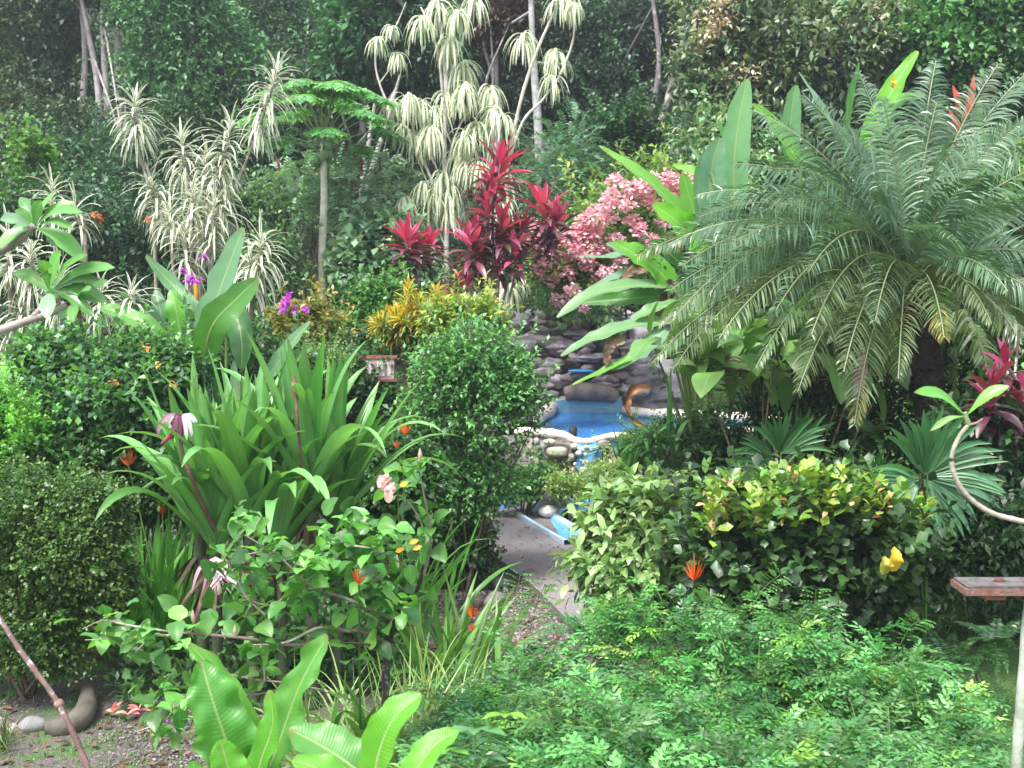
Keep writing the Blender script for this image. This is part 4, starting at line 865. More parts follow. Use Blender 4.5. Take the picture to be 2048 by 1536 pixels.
Y = 14
bigplant('banana_plant', 'banana clump with long arching leaves hanging over the rock wall and pool', [
    ([(1400, 510, Y), (1365, 430, Y), (1290, 355, Y - .1), (1198, 292, Y)], 40, (.16, .40, .06), dict(nh=(.6, -1, .8), wave=.1, notch=.1)),
    ([(1408, 500, Y), (1395, 450, Y), (1378, 390, Y), (1365, 345, Y)], 40, (.14, .38, .05), dict(nh=(-.3, -1, .2), wave=.05)),
    ([(1405, 500, Y - .2), (1380, 470, Y - .2), (1350, 440, Y - .3), (1305, 408, Y - .3)], 62, (.15, .44, .03), dict(nh=(.3, -1, .5), notch=.1)),
    ([(1420, 370, Y + .2), (1400, 348, Y + .2), (1370, 338, Y + .2), (1345, 330, Y + .2)], 26, (.22, .46, .08), dict(nh=(0, -1, 1))),
    ([(1350, 580, Y - .3), (1320, 545, Y - .3), (1275, 510, Y - .4), (1225, 485, Y - .4)], 56, (.13, .38, .04), dict(nh=(.3, -1, .6), notch=.15)),
    ([(1340, 545, Y), (1290, 520, Y), (1240, 500, Y), (1212, 488, Y)], 42, (.17, .32, .2), dict(nh=(0, -1, 1.6))),
    ([(1330, 520, Y + .2), (1270, 505, Y + .2), (1220, 515, Y + .2), (1160, 513, Y + .2)], 34, (.18, .32, .2), dict(nh=(0, -.5, 1.6))),
    ([(1330, 572, Y - .4), (1260, 572, Y - .5), (1180, 590, Y - .6), (1115, 635, Y - .7)], 44, (.17, .33, .14), dict(nh=(0, -.7, 1.4), wave=.08)),
    ([(1340, 590, Y - .2), (1280, 595, Y - .3), (1220, 600, Y - .3), (1165, 605, Y - .3)], 34, (.07, .22, .05), dict(nh=(0, -1, .6))),
    ([(1345, 560, Y), (1290, 545, Y), (1230, 555, Y), (1150, 600, Y - .1)], 34, (.16, .30, .2), dict(nh=(0, -.6, 1.4))),
    ([(1375, 610, Y - .6), (1330, 612, Y - .7), (1290, 625, Y - .8), (1255, 650, Y - .8)], 34, (.17, .34, .14), dict(nh=(0, -.7, 1.4))),
    ([(1340, 645, Y - .8), (1270, 650, Y - .9), (1190, 675, Y - 1), (1122, 712, Y - 1)], 42, (.17, .33, .16), dict(nh=(0, -.7, 1.4), notch=.1)),
    ([(1330, 660, Y - .9), (1300, 690, Y - 1), (1270, 715, Y - 1), (1222, 740, Y - 1)], 46, (.18, .34, .2), dict(nh=(0, -.7, 1.4))),
    ([(1300, 680, Y - .9), (1260, 715, Y - 1), (1210, 740, Y - 1), (1145, 770, Y - 1)], 22, (.16, .40, .06), dict(nh=(0, -.7, 1.4))),
    ([(1400, 560, Y), (1365, 530, Y), (1330, 500, Y), (1300, 480, Y)], 36, BD, dict(nh=(0, -1, .7))),
    ([(1400, 640, Y), (1380, 600, Y), (1350, 590, Y), (1310, 600, Y)], 46, (.1, .25, .08), dict(nh=(0, -1, .7))),
], (W(1430, 640, Y)[0], Y, .3), 310, dead=[
    ([(1345, 560, Y - .3), (1330, 600, Y - .3), (1318, 650, Y - .3), (1310, 690, Y - .2)], 32, (.17, .09, .07), dict(nh=(.5, -1, 0), wave=.4)),
    ([(1330, 545, Y - .1), (1300, 535, Y - .1), (1270, 540, Y - .1), (1240, 560, Y - .1)], 26, (.2, .13, .09), dict(nh=(0, -1, .3), wave=.5)),
    ([(1250, 680, Y - 1), (1225, 685, Y - 1), (1215, 705, Y - 1), (1212, 730, Y - 1)], 24, (.24, .17, .13), dict(nh=(0, -1, .3), wave=.5)),
    ([(1300, 775, Y - .9), (1262, 782, Y - 1), (1250, 815, Y - 1.1), (1268, 845, Y - 1.1), (1290, 850, Y - 1.1)], 20, (.36, .18, .1), dict(nh=(1, -.6, .6), wave=.3, fold=.6))])
Y = 13
bigplant('banana_plant', 'tall banana plant with upright pale leaves rising behind the palm', [
    ([(1470, 420, Y + .3), (1468, 330, Y + .3), (1478, 240, Y + .3), (1494, 158, Y + .3)], 58, (.16, .35, .16), dict(nh=(-.2, -1, .3), wave=.03)),
    ([(1430, 480, Y), (1420, 400, Y), (1425, 330, Y), (1440, 275, Y)], 66, (.17, .34, .22), dict(nh=(.3, -1, .5), wave=.04)),
    ([(1410, 480, Y), (1402, 410, Y), (1400, 350, Y), (1412, 300, Y)], 34, (.15, .32, .2), dict(nh=(.3, -1, .5), wave=.04)),
    ([(1430, 370, Y), (1420, 340, Y), (1400, 320, Y), (1378, 290, Y)], 15, (.16, .33, .2), dict(nh=(.3, -1, .5))),
    ([(1600, 330, Y), (1570, 280, Y), (1540, 240, Y), (1505, 208, Y)], 34, (.14, .36, .05), dict(nh=(.3, -1, .5))),
    ([(1580, 320, Y + .2), (1580, 270, Y + .2), (1585, 210, Y + .2), (1592, 170, Y + .2)], 38, (.13, .3, .14), dict(wave=.03)),
    ([(1700, 300, Y), (1670, 260, Y), (1635, 205, Y), (1597, 145, Y)], 34, (.18, .33, .24), dict(nh=(.5, -.6, .8))),
    ([(1690, 330, Y), (1692, 250, Y), (1700, 190, Y), (1718, 125, Y)], 22, (.09, .26, .08), dict(nh=(.5, -.6, .8))),
    ([(1730, 300, Y), (1755, 240, Y), (1790, 170, Y), (1835, 102, Y)], 44, (.14, .40, .03), dict(nh=(-.6, -1, .5))),
    ([(1750, 260, Y + .2), (1770, 220, Y + .2), (1800, 200, Y + .2), (1850, 190, Y + .2)], 36, (.12, .33, .05), dict(nh=(0, -1, .8))),
    ([(1660, 420, Y + .2), (1640, 350, Y + .2), (1600, 320, Y + .2), (1560, 330, Y + .2)], 50, (.1, .25, .08), dict(nh=(0, -1, .8))),
    ([(1480, 430, Y + .3), (1460, 330, Y + .4), (1450, 280, Y + .4), (1436, 240, Y + .4)], 16, (.1, .3, .1), dict()),
], (W(1600, 640, Y)[0], Y + .5, 0), 320)
hel = thing('heliconia_plant', 'red flowered heliconia poking above the palm fronds at the right edge', 'shrub', (W(1920, 400, 12.8)[0], 12.8, 0)); mb = MB(); r = R(33)
tube(mb, [arr(W(1920, 400, 12.8)[0], 12.8, 0), W(1925, 400, 12.8), W(1925, 230, 12.8)], [.03, .015], (.2, .25, .08), 6, 10); mb.build('stalk', M_gloss, hel)
for k, (a, b_, c_, d_) in enumerate([(1925, 250, 1948, 148), (1915, 230, 1905, 170), (1925, 290, 1895, 215), (1930, 330, 1950, 260), (1925, 300, 1900, 290), (1928, 350, 1905, 330), (1940, 380, 1960, 350), (1930, 240, 1935, 195)]):
    mb = MB(); pathleaf(mb, WP((a, b_, 12.8), ((a + c_) / 2 + 4, (b_ + d_) / 2, 12.7), (c_, d_, 12.7)), .09, mixc(r, (.5, .03, .05), (.75, .2, .12), 1)[0], seed=k, K=10, pk='lance'); mb.build('bract', M_flower, hel)
for k, (a, b_, c_, d_) in enumerate([(1925, 480, 1990, 300), (1930, 500, 1870, 280), (1935, 520, 2040, 420), (1930, 520, 2010, 400), (1925, 450, 1960, 200)]):
    mb = MB(); pathleaf(mb, WP((a, b_, 12.9), ((a + c_) / 2 - 5, (b_ + d_) / 2 - 10, 12.8), (c_, d_, 12.8)), .2, (.1, .3, .06), seed=k); mb.build('leaf', M_banana, hel)
blossom(W(1787, 166, 12.6), .07, (.85, .35, .02), (.9, .5, .05), 8, None); tag(bpy.data.objects['blossom'] if False else col.objects[-1], 'small orange blossom in front of the highest banana leaf', 'flower')

# ---- dark filler behind and under the palm
shrub('dark_shrub', 'deep green leafy mass in the shade behind the palm trunk', 'shrub', 1640, 640, 13.6, 220, 170, 4200, .13, .05, (.018, .055, .018), (.05, .13, .04), 330, pk='lance', M=1, extra=[(1900, 640, 0, 170, 190), (1950, 430, .4, 140, 130), (1560, 850, 0, 170, 120), (1850, 860, 0, 200, 140)])
shrub('green_shrub', 'bright leafy shrub at the right edge behind the palm fronds', 'shrub', 2000, 400, 13.4, 80, 90, 700, .2, .06, (.06, .2, .04), (.15, .36, .08), 331, pk='lance', tip=(.3, .4, .1))
shrub('philodendron', 'climber with big rounded pale green leaves under the palm fronds', 'climber', 1560, 740, 12.2, 200, 60, 34, .42, .3, (.12, .26, .06), (.24, .42, .14), 332, m=2, pk='heart', K=6, M=4, droop=1.5, extra=[(1760, 700, 0, 120, 90), (1390, 740, 0, 60, 50)], fold=.15, mat=M_gloss)
# ------------------------------------------------------------------ palm
def palm():
    Y = 11.2; b = G(1878, 1190); b[1] = Y; b[2] = 0; b[0] = W(1880, 1150, Y)[0]; top = W(1815, 560, Y); t = thing('date_palm', 'pygmy date palm with a shaggy dark trunk and a wide crown of feathery fronds', 'palm', b)
    r = R(401); mb = MB(); path = [b, W(1872, 950, Y), W(1858, 760, Y), W(1835, 640, Y), top]; tube(mb, path, [.14, .13, .15, .19, .13], (.035, .026, .022), 14, 60, 3, .12)
    S = spline(path, 120); n = 1500; idx = r.integers(10, 116, n); az = r.uniform(0, 6.28, n); D = np.c_[np.cos(az), np.sin(az), r.uniform(-.3, 1.1, n)]
    blades(mb, S[idx] + D * (1, 1, 0) * .12, D, r.uniform(.05, .16, n), .03, .5, mixc(r, (.03, .02, .02), (.10, .075, .055), n), 2, 1, 'grass'); mb.build('trunk', M_dead, t)
    # fronds: start direction picked so the tips reach the places seen in the picture
    fr = [(1360, 690, -.3), (1400, 560, -.5), (1395, 470, .2), (1390, 690, -.9), (1455, 400, .3), (1570, 260, .6), (1650, 250, .4), (1740, 220, .3), (1860, 190, .6), (1960, 200, .3), (2030, 190, .2), (2080, 260, .2), (2100, 340, -.2), (2110, 430, .2), (2140, 540, -.6), (2120, 620, -.3), (2060, 690, -.8), (1960, 700, -1.1), (1720, 800, -1.3), (1620, 740, -1.3), (1545, 700, -1.2), (1480, 640, -1.4), (1880, 330, -.8), (1600, 350, -1.0), (1520, 480, -1.2), (1450, 560, -1.2), (1700, 300, -.7), (1990, 560, -1.2), (1990, 300, -.6), (1780, 270, -.2), (1860, 270, .2), (1530, 350, 0), (1460, 420, -.5), (1420, 520, -.9), (1380, 620, -1.0), (1560, 420, -1.2), (1640, 520, -1.6), (1760, 600, -1.7), (1940, 380, -1.0), (2060, 400, -.9), (2080, 600, -.9), (1960, 620, -1.5), (1700, 700, -1.5), (1800, 720, -1.5), (2020, 660, -1.2), (1340, 500, .5), (1500, 560, -.3), (1920, 280, .9), (1760, 420, -1.3), (1580, 600, -1.5), (1900, 480, -1.3), (1420, 600, .4), (1670, 450, 1), (2040, 500, .8), (1370, 620, .5), (1640, 640, -1.6), (1880, 640, -1.5)]
    for k, (px, py, dy) in enumerate(fr):
        tip = W(px, py, Y + dy * .9); v = tip - top; dist = np.linalg.norm(v); Lf = dist * 1.16 + .12
        upf = .62 + .25 * r.uniform(); hv = v * arr(1, 1, 0); D = nrm(v + Z * dist * upf); droop = 1.25 + .5 * upf
        c0 = mixc(r, (.07, .145, .08), (.145, .24, .15), 1, .15)
        if v[2] < -.25: c0 = c0 * .5 + np.array([[.13, .16, .05]]) * .5
        mb = MB(); pairs = int(56 + 18 * dist); 
        # solve droop so the end point lands near the tip
        best = None
        for dr in np.linspace(.3, 3.0, 28):
            Pq = lines([top], [D], Lf, dr, 20)[0][0, -1]; e = np.linalg.norm(Pq - tip)
            if best is None or e < best[0]: best = (e, dr)
        _, _, S0, N0 = lines([top], [D], Lf, best[1], 20); cv = arr(0, -1, .35); rl = math.atan2(-float(S0[0, 10] @ cv), float(N0[0, 10] @ cv)); rl = rl - math.pi * round(rl / math.pi); rl = np.array([rl * .72 + r.normal(0, .35)])
        pinnate(mb, r, [top], [D], Lf, best[1], pairs, .38, .0185, c0, .9, 1.3, 'lance', 4, 1, .06, vee=.1, rachis=.012, cR=[(.16, .2, .09)], roll=rl, fold=.3, jl=.09, lprof=lambda t: np.clip(np.sin(np.pi * np.clip(t * .82 + .16, 0, 1)) ** .7, .2, 1))
        if (v[2] < -.1 and r.uniform() < .2) or r.uniform() < .03:      # yellowed tips of older fronds
            P, T, S_, N2 = lines([top], [D], Lf, best[1], pairs, roll=rl); m_ = int(pairs * .2); Pt = P[0, -m_:]; 
            for sg in (-1, 1):
                blades(mb, Pt, S_[0, -m_:] * sg * .6 + T[0, -m_:] * .7 + r.normal(0, .06, (m_, 3)), np.linspace(.24, .08, m_), .012, 1.4, mixc(r, (.4, .3, .05), (.62, .5, .2), m_), 4, 1, 'lance')
        mb.build('frond', M_palm, t)
    # dry tan leaflets near the crown
    mb = MB(); n = 120; P = top + r.normal(0, .12, (n, 3)) - Z * .15; D = r.normal(size=(n, 3)); blades(mb, P, D, r.uniform(.12, .35, n), .014, 1.5, mixc(r, (.3, .18, .09), (.55, .38, .22), n), 4, 1, 'lance'); mb.build('dry_leaflets', M_dead, t)
palm()
mb = MB(); pathleaf(mb, WP((1722, 690, 10.4), (1722, 730, 10.35), (1716, 770, 10.3), (1714, 808, 10.3)), .13, (.34, .21, .22), nh=(0, -1, .1), wave=.5, pk='lance')
tag(mb.build('dry_frond', M_dead), 'dry mauve brown sheath hanging down in front of the palm trunk', 'dead leaf')

# ---- fan palms
def fan(name, label, px, py, Y, fans, seed, cA, cB):
    t = thing(name, label, 'fan palm', (W(px, py, Y)[0], Y, 0)); r = R(seed); st = MB(); b = arr(W(px, py, Y)[0], Y, .05)
    for (hx, hy, R_, a0, a1, dy) in fans:
        h = W(hx, hy, Y + dy); n = max(10, int(abs(a1 - a0) / 7)); aa = np.radians(np.linspace(a0, a1, n)) + r.normal(0, .02, n); RR = R_ * Y / F * r.uniform(.88, 1.06, n)
        D = np.c_[np.cos(aa), np.full(n, -.35) + r.normal(0, .03, n), np.sin(aa)]; mb = MB()
        blades(mb, np.tile(h, (n, 1)) + np.c_[np.zeros(n), np.linspace(0, .01, n), np.zeros(n)], D, RR, RR * .12, .7 * r.uniform(.5, 1.6, n), mixc(r, cA, cB, n, .12), 6, 2, 'strap', .5, 2.2, r.normal(0, .15, n), S0=np.cross(D, arr(0, -1, .25)))
        mb.build('leaf', M_palm, t); tube(st, [b, b * .5 + h * .5 + (0, 0, .1), h], [.012, .008], (.1, .2, .06), 5, 10)
    st.build('stalks', M_gloss, t)
fan('fan_palm', 'dark green fan palm standing left of the palm trunk', 1560, 1050, 9.8, [(1562, 905, 105, 20, 130, 0), (1545, 915, 100, 130, 215, 0), (1600, 900, 95, 50, 100, .1), (1530, 935, 90, 150, 230, -.1)], 411, (.03, .11, .04), (.07, .2, .07))
fan('fan_palm', 'large fan palm spreading its leaves under the right plumeria twig', 1860, 1080, 9.0, [(1848, 945, 160, -10, 130, 0), (1850, 950, 150, -85, 10, 0), (1835, 955, 120, 150, 250, -.1), (1855, 945, 140, 60, 110, -.2)], 412, (.04, .14, .06), (.10, .26, .12))
fan('fan_palm', 'pale silvery fan palm leaf at the left end of the copperleaf hedge', 1490, 1020, 9.6, [(1488, 985, 85, 70, 190, 0), (1500, 990, 80, 60, 95, .1)], 413, (.18, .32, .18), (.34, .48, .32))
fan('fan_palm', 'small fan palm between the two larger ones, above the hedge', 1730, 1040, 9.4, [(1735, 985, 110, 60, 130, 0), (1700, 980, 70, 40, 170, .1), (1640, 1000, 70, 40, 140, 0)], 414, (.05, .18, .04), (.12, .32, .07))
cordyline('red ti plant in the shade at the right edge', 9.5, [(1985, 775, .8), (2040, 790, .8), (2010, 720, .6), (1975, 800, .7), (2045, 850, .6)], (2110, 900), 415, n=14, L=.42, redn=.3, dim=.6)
mb = MB(); r = R(416)
dt = thing('shade_tree', 'cluster of slim dark bare stems at the right edge', 'tree', G(2025, 1200))
for x0, x1 in ((2005, 1998), (2035, 2028), (1995, 2012)):
    tube(mb, [G(2010 + (x0 - 2010) * .3, 1200), W(x0, 1000, 9.6), W(x1, 800, 9.6), W(x1 + 10, 660, 9.9)], [.022, .015, .01], (.06, .05, .05), 6, 20, x0, .1)
mb.build('trunk', M_bark, dt)
mb = MB(); P, O = blob(r, W(2040, 900, 9.9), (.9, .6, .9), 900, 8, .4); twigs(mb, r, P, O, 4, .13, .06, (.014, .045, .016), (.04, .11, .035), M=1); mb.build('crown', M_leaf, dt)
shrub('dark_shrub', 'shady low shrub between the hedge and the feeding table', 'shrub', 1960, 1090, 9.2, 110, 80, 1500, .09, .04, (.012, .04, .014), (.03, .085, .028), 417, M=1, stems=2, sr=.008, stemc=(.05, .04, .035))

# ferns
def fern(label, px, py, Y, Lf, n, seed, cA=(.03, .10, .025), cB=(.08, .2, .06), el=(.2, 1.1), name='fern'):
    r = R(seed); b = W(px, py, Y); t = thing(name, label, 'fern', b); mb = MB(); az = r.uniform(0, 6.28, n)
    D = np.c_[np.cos(az), np.sin(az), r.uniform(*el, n)]
    pinnate(mb, r, np.tile(b, (n, 1)), D, Lf * r.uniform(.7, 1.15, n), r.uniform(1, 1.8, n), 26, Lf * .14, .016 * Lf / .5, mixc(r, cA, cB, n), 1.35, .3, 'lance', 2, 1, .08, vee=0, lprof=lambda t: np.clip(1.05 - t, .05, 1) ** .8); mb.build('fronds', M_leaf, t)
fern('dark fern on the shady lawn below the feeding table', 1900, 1330, 8.6, .6, 16, 421, (.02, .07, .02), (.05, .14, .04))
fern('fern growing at the foot of the copperleaf hedge', 1790, 1300, 8.9, .5, 14, 422, (.02, .07, .02), (.05, .14, .04))
fern('light green fern sprouting from the palm trunk', 1650, 900, 10.6, .55, 9, 423, (.06, .18, .04), (.14, .3, .08))
fern('fern arching left of the palm trunk under the fronds', 1745, 870, 10.4, .5, 10, 424, (.03, .10, .03), (.07, .17, .05))
fern('dark fern at the right edge beside the lawn', 1990, 1290, 8.2, .55, 14, 425, (.015, .055, .018), (.04, .12, .035))

# ------------------------------------------------------------------ bushes of the middle ground
shrub('hibiscus_bush', 'large leafy bush at the left with small light shoots along its top', 'shrub', 220, 790, 10.8, 180, 120, 4300, .075, .052, (.045, .12, .06), (.10, .23, .12), 431, tip=(.17, .42, .07), m=5, extra=[(110, 730, 0, 90, 60), (330, 760, 0, 90, 80), (200, 880, 0, 170, 60)], stems=14, up=.8, sr=.015)
for k, (px, py) in enumerate([(290, 692), (345, 765), (385, 755), (230, 765), (318, 728)]): blossom(W(px, py, 10.0), .05, (.8, .3, .08), (.85, .5, .15), 440 + k, THINGS[-1], 'blossom', 6)
shrub('lime_bush', 'small bright lime green bush on the left edge', 'shrub', 20, 880, 9.8, 80, 80, 1500, .05, .035, (.10, .32, .04), (.24, .55, .10), 432, M=1, extra=[(-30, 830, 0, 80, 70)])
shrub('boxy_shrub', 'dark dense fine-leaved shrub clipped boxy at the lower left', 'shrub', 40, 1060, 8.8, 120, 120, 10000, .04, .026, (.02, .07, .014), (.065, .16, .035), 433, m=6, M=1, lobes=44, lobe=(.12, .26), shell=.75, tip=(.17, .27, .07), rd=.5, stems=8, tl=.12, bottom=-.9, extra=[(185, 1040, 0, 85, 100), (200, 1180, -.1, 80, 120), (60, 1250, -.1, 150, 130), (-60, 1150, 0, 120, 200), (130, 1120, -.2, 90, 90)])
# tall round bush in the centre
t_, PP = shrub('round_bush', 'tall round glossy bush with bare multi-stemmed base beside the path', 'shrub', 940, 815, 11.9, 130, 120, 5000, .062, .036, (.045, .14, .045), (.105, .27, .085), 434, m=6, M=2, tip=(.17, .42, .10), lobes=16, extra=[(925, 960, .1, 105, 95), (890, 1060, .2, 75, 80), (950, 745, 0, 85, 50), (1020, 790, 0, 50, 70), (850, 880, .3, 60, 100)], stems=16, sr=.022, base=G(930, 1180), mat=M_gloss)
mb = MB(); r = R(435); P, O = blob(r, W(920, 1110, 12), (.35, .3, .35), 260, 6, .3); twigs(mb, r, P, O, 4, .08, .045, (.02, .06, .02), (.045, .12, .035)); mb.build('lower_foliage', M_leaf, t_)
# light plants before the rubble wall
shrub('pale_shrub', 'feathery yellowish green shrub in front of the blue chute', 'shrub', 1165, 985, 15.3, 52, 22, 900, .05, .026, (.16, .28, .07), (.36, .48, .16), 436, M=1, m=7, stems=2, extra=[(1225, 955, 0, 42, 28), (1125, 975, -.1, 26, 20)])
shrub('pale_shrub', 'fine-leaved shrub right of the chute overlapping the pool rim', 'shrub', 1310, 905, 14.8, 58, 52, 1200, .05, .025, (.08, .2, .05), (.22, .36, .12), 437, M=1, m=7, extra=[(1262, 900, 0, 26, 36)])
shrub('green_shrub', 'darker small-leaved shrub right of the pool, under the banana leaves', 'shrub', 1400, 900, 14, 90, 65, 1700, .06, .028, (.02, .06, .02), (.06, .15, .05), 438, M=1)
shrub('green_shrub', 'low green shrub left of the chute at the foot of the rubble wall', 'shrub', 1048, 968, 15.5, 45, 26, 700, .07, .045, (.05, .15, .04), (.12, .28, .08), 439, M=1, extra=[(1030, 985, -.1, 45, 18), (1085, 955, .2, 26, 24)])
mb = MB(); r = R(440); b = W(1250, 985, 14.2); n = 9; D = r.normal(0, .22, (n, 3)) + Z; blades(mb, np.tile(b, (n, 1)), D, r.uniform(.7, 1.0, n), .07, .5, mixc(r, (.03, .13, .03), (.08, .24, .06), n), 6, 2, 'lance'); tag(mb.build('blade_plant', M_strap), 'dark sword-leaved plant standing in the fine-leaved shrub by the pool', 'plant')
mb = MB(); n = 40; b = W(1330, 900, 12.9); D = nrm(r.normal(0, .7, (n, 3)) + Z * .8 + arr(-.3, 0, 0)); blades(mb, b + r.normal(0, .12, (n, 3)), D, r.uniform(.5, 1.1, n), .06, 1.2, mixc(r, (.02, .08, .02), (.06, .18, .05), n), 7, 2, 'strap'); tag(mb.build('strap_plant', M_strap), 'dark strap-leaved plant leaning over the right end of the pool', 'plant')

# broad pale-leaved shrub
shrub('broad_leaf_shrub', 'broad shrub with drooping pale whitish green leaves right of the path', 'shrub', 1315, 1085, 10.2, 105, 65, 600, .165, .07, (.11, .24, .065), (.30, .42, .18), 441, m=6, droop=1.3, K=4, M=2, extra=[(1260, 1135, -.1, 70, 42), (1370, 1110, .1, 85, 80), (1320, 1035, .1, 75, 36), (1225, 1060, .1, 40, 35), (1215, 1165, -.2, 50, 28)], stems=9, mat=M_gloss, fold=.2, lobe=(.35, .5), up=.2)
# copperleaf hedge
r = R(442); t_, PP = shrub('copperleaf_hedge', 'rounded hedge with yellow-green leaves and pinkish orange tips', 'hedge', 1620, 1110, 9.3, 225, 120, 1900, .105, .085, (.018, .045, .018), (.055, .13, .035), 443, m=6, pk='obov', K=3, M=2, extra=[(1500, 1140, -.1, 120, 110), (1760, 1130, 0, 110, 110)], rd=.9, stems=16, mat=M_gloss, lobes=14)
mb = MB(); n = 300; x = r.uniform(1400, 1850, n); top = 985 + 55 * ((x - 1620) / 230) ** 2 * .9; y = top + r.uniform(-25, 75, n); P = np.array([W(a, b, 9.0 + r.uniform(-.5, .5)) for a, b in zip(x, y)]); O = nrm(np.c_[r.normal(0, .35, n), r.normal(-.2, .35, n), np.ones(n)])
twigs(mb, r, P, O, 5, .11, .075, (.06, .2, .03), (.30, .41, .06), .3, 3, 2, pk='obov', tl=.14, jit=.25, up=1.2); mb.build('young_foliage', M_gloss, t_)
mb = MB(); k = r.choice(n, 85); twigs(mb, r, P[k] + (0, -.05, .04), O[k], 2, .07, .05, (.55, .2, .15), (.7, .45, .2), .5, 3, 2, pk='obov', tl=.1); tag(mb.build('tip_leaves', M_gloss, t_), 'pinkish orange and yellow shoot tips')
for q, (px, py, h_) in enumerate([(1767, 1130, 36), (1786, 1118, 50)]):
    mb = MB(); pathleaf(mb, WP((px, py + h_ / 2, 8.25), (px + 3, py, 8.2), (px + 2, py - h_ / 2, 8.25)), 30 * 8.2 / F, [(.5, .46, .08), (.78, .48, .03)][q], nh=(.2, -1, .1), pk='oval', fold=.5); mb.build('yellow_leaf', M_flower, t_)

# ------------------------------------------------------------------ crinum lilies
def crinum(label, centres, Y, seed, n, L, wd, zb=.75):
    r = R(seed); t = thing('crinum_lily', label, 'lily', (W(centres[0][0], 1100, Y)[0], Y, 0))
    for k, (px, py, m_) in enumerate(centres):
        b = W(px, py, Y + r.uniform(-.3, .3)); mb = MB(); nn = m_; az = r.uniform(0, 6.28, nn); q = np.linspace(0, 1, nn); el = np.radians(88 - 38 * q ** 1.2) + r.normal(0, .08, nn)
        D = np.c_[np.cos(az) * np.cos(el), np.sin(az) * np.cos(el) * .9 - .05, np.sin(el)]
        blades(mb, b + D * .05, D, L * r.uniform(.72, 1.12, nn), wd * r.uniform(.75, 1.2, nn), (.25 + 1.2 * q) * r.uniform(.3, 2.0, nn), mixc(r, (.09, .26, .06), (.19, .42, .14), nn, .15), 13, 4, 'strap', .35, 2.4, r.normal(0, .2, nn), .05, r); mb.build('leaf_fan', M_strap, t)
        mb = MB(); tube(mb, [arr(b[0], b[1], 0), b + (0, 0, -.2), b + (0, 0, .25)], [.05, .05, .03], (.06, .08, .04), 10, 10, k, .1); mb.build('stem', M_wood, t)
        mb = MB(); D = np.c_[r.normal(0, .6, (14, 2)), -np.ones(14)]; blades(mb, np.tile(b - (0, 0, .1), (14, 1)), D, r.uniform(.3, .6, 14), .05, .4, mixc(r, (.06, .045, .03), (.16, .11, .07), 14), 5, 2, 'strap'); mb.build('dry_leaves', M_dead, t)
    return t
lily = crinum('big clump of long strap-leaved crinum lilies in the middle left', [(430, 1110, 42), (560, 1110, 46), (670, 1060, 36), (500, 1060, 34), (620, 1010, 28), (400, 1080, 14)], 8.6, 451, 40, 1.34, .15)
# lily flowers: bent stalk with a white and wine-red bloom, closed buds
Y = 8.0; r = R(452); mb = MB(); tube(mb, [W(430, 1060, 8.4), W(385, 960, Y), W(362, 890, Y), W(368, 840, Y)], [.018, .014, .012], (.2, .10, .1), 7, 20); mb.build('flower_stalk', M_wood, lily)
mb = MB(); c = W(366, 838, Y)
for a, lx, lz, C in ((0, .03, -.16, (.72, .62, .72)), (1, -.05, -.15, (.25, .06, .16)), (2, .09, -.02, (.75, .7, .75)), (3, -.14, -.12, (.42, .2, .3)), (4, -.01, -.17, (.2, .04, .12)), (5, .06, -.13, (.66, .58, .68)), (6, -.08, -.05, (.5, .35, .45))):
    pathleaf(mb, [c, c + arr(lx * .7, -.04, .035), c + arr(lx * 1.2, -.05, lz * .6), c + arr(lx * 1.2, -.04, lz)], .034, C, nh=(0, -1, .2), K=10, M=4, pk='lance', seed=a)
tag(mb.build('bloom', M_flower, lily), 'white and wine red spidery lily bloom')
mb = MB(); tube(mb, [W(352, 862, 7.95), W(338, 875, 7.95), W(322, 888, 7.95)], [.022, .02, .006], (.42, .06, .13), 7, 8); mb.build('bud', M_flower, lily)
mb = MB(); tube(mb, [W(605, 960, 8.4), W(596, 850, 8.2), W(592, 790, 8.2)], [.014, .011], (.2, .09, .1), 6, 14); mb.build('flower_stalk', M_wood, lily)
mb = MB(); tube(mb, [W(592, 795, 8.2), W(590, 775, 8.2), W(587, 748, 8.2)], [.014, .026, .004], (.36, .09, .13), 8, 10); mb.build('bud', M_flower, lily)
mb = MB(); c = W(432, 1140, 7.9)
for q in range(10): pathleaf(mb, [c + (0, 0, .1), c + arr(r.normal(0, .06), -.05, .02), c + arr(r.normal(0, .1), -.05, -.16)], .03, mixc(r, (.3, .1, .2), (.75, .65, .72), 1)[0], K=8, M=2, pk='lance', seed=q)
tag(mb.build('bloom', M_flower, lily), 'faded wilting bloom')

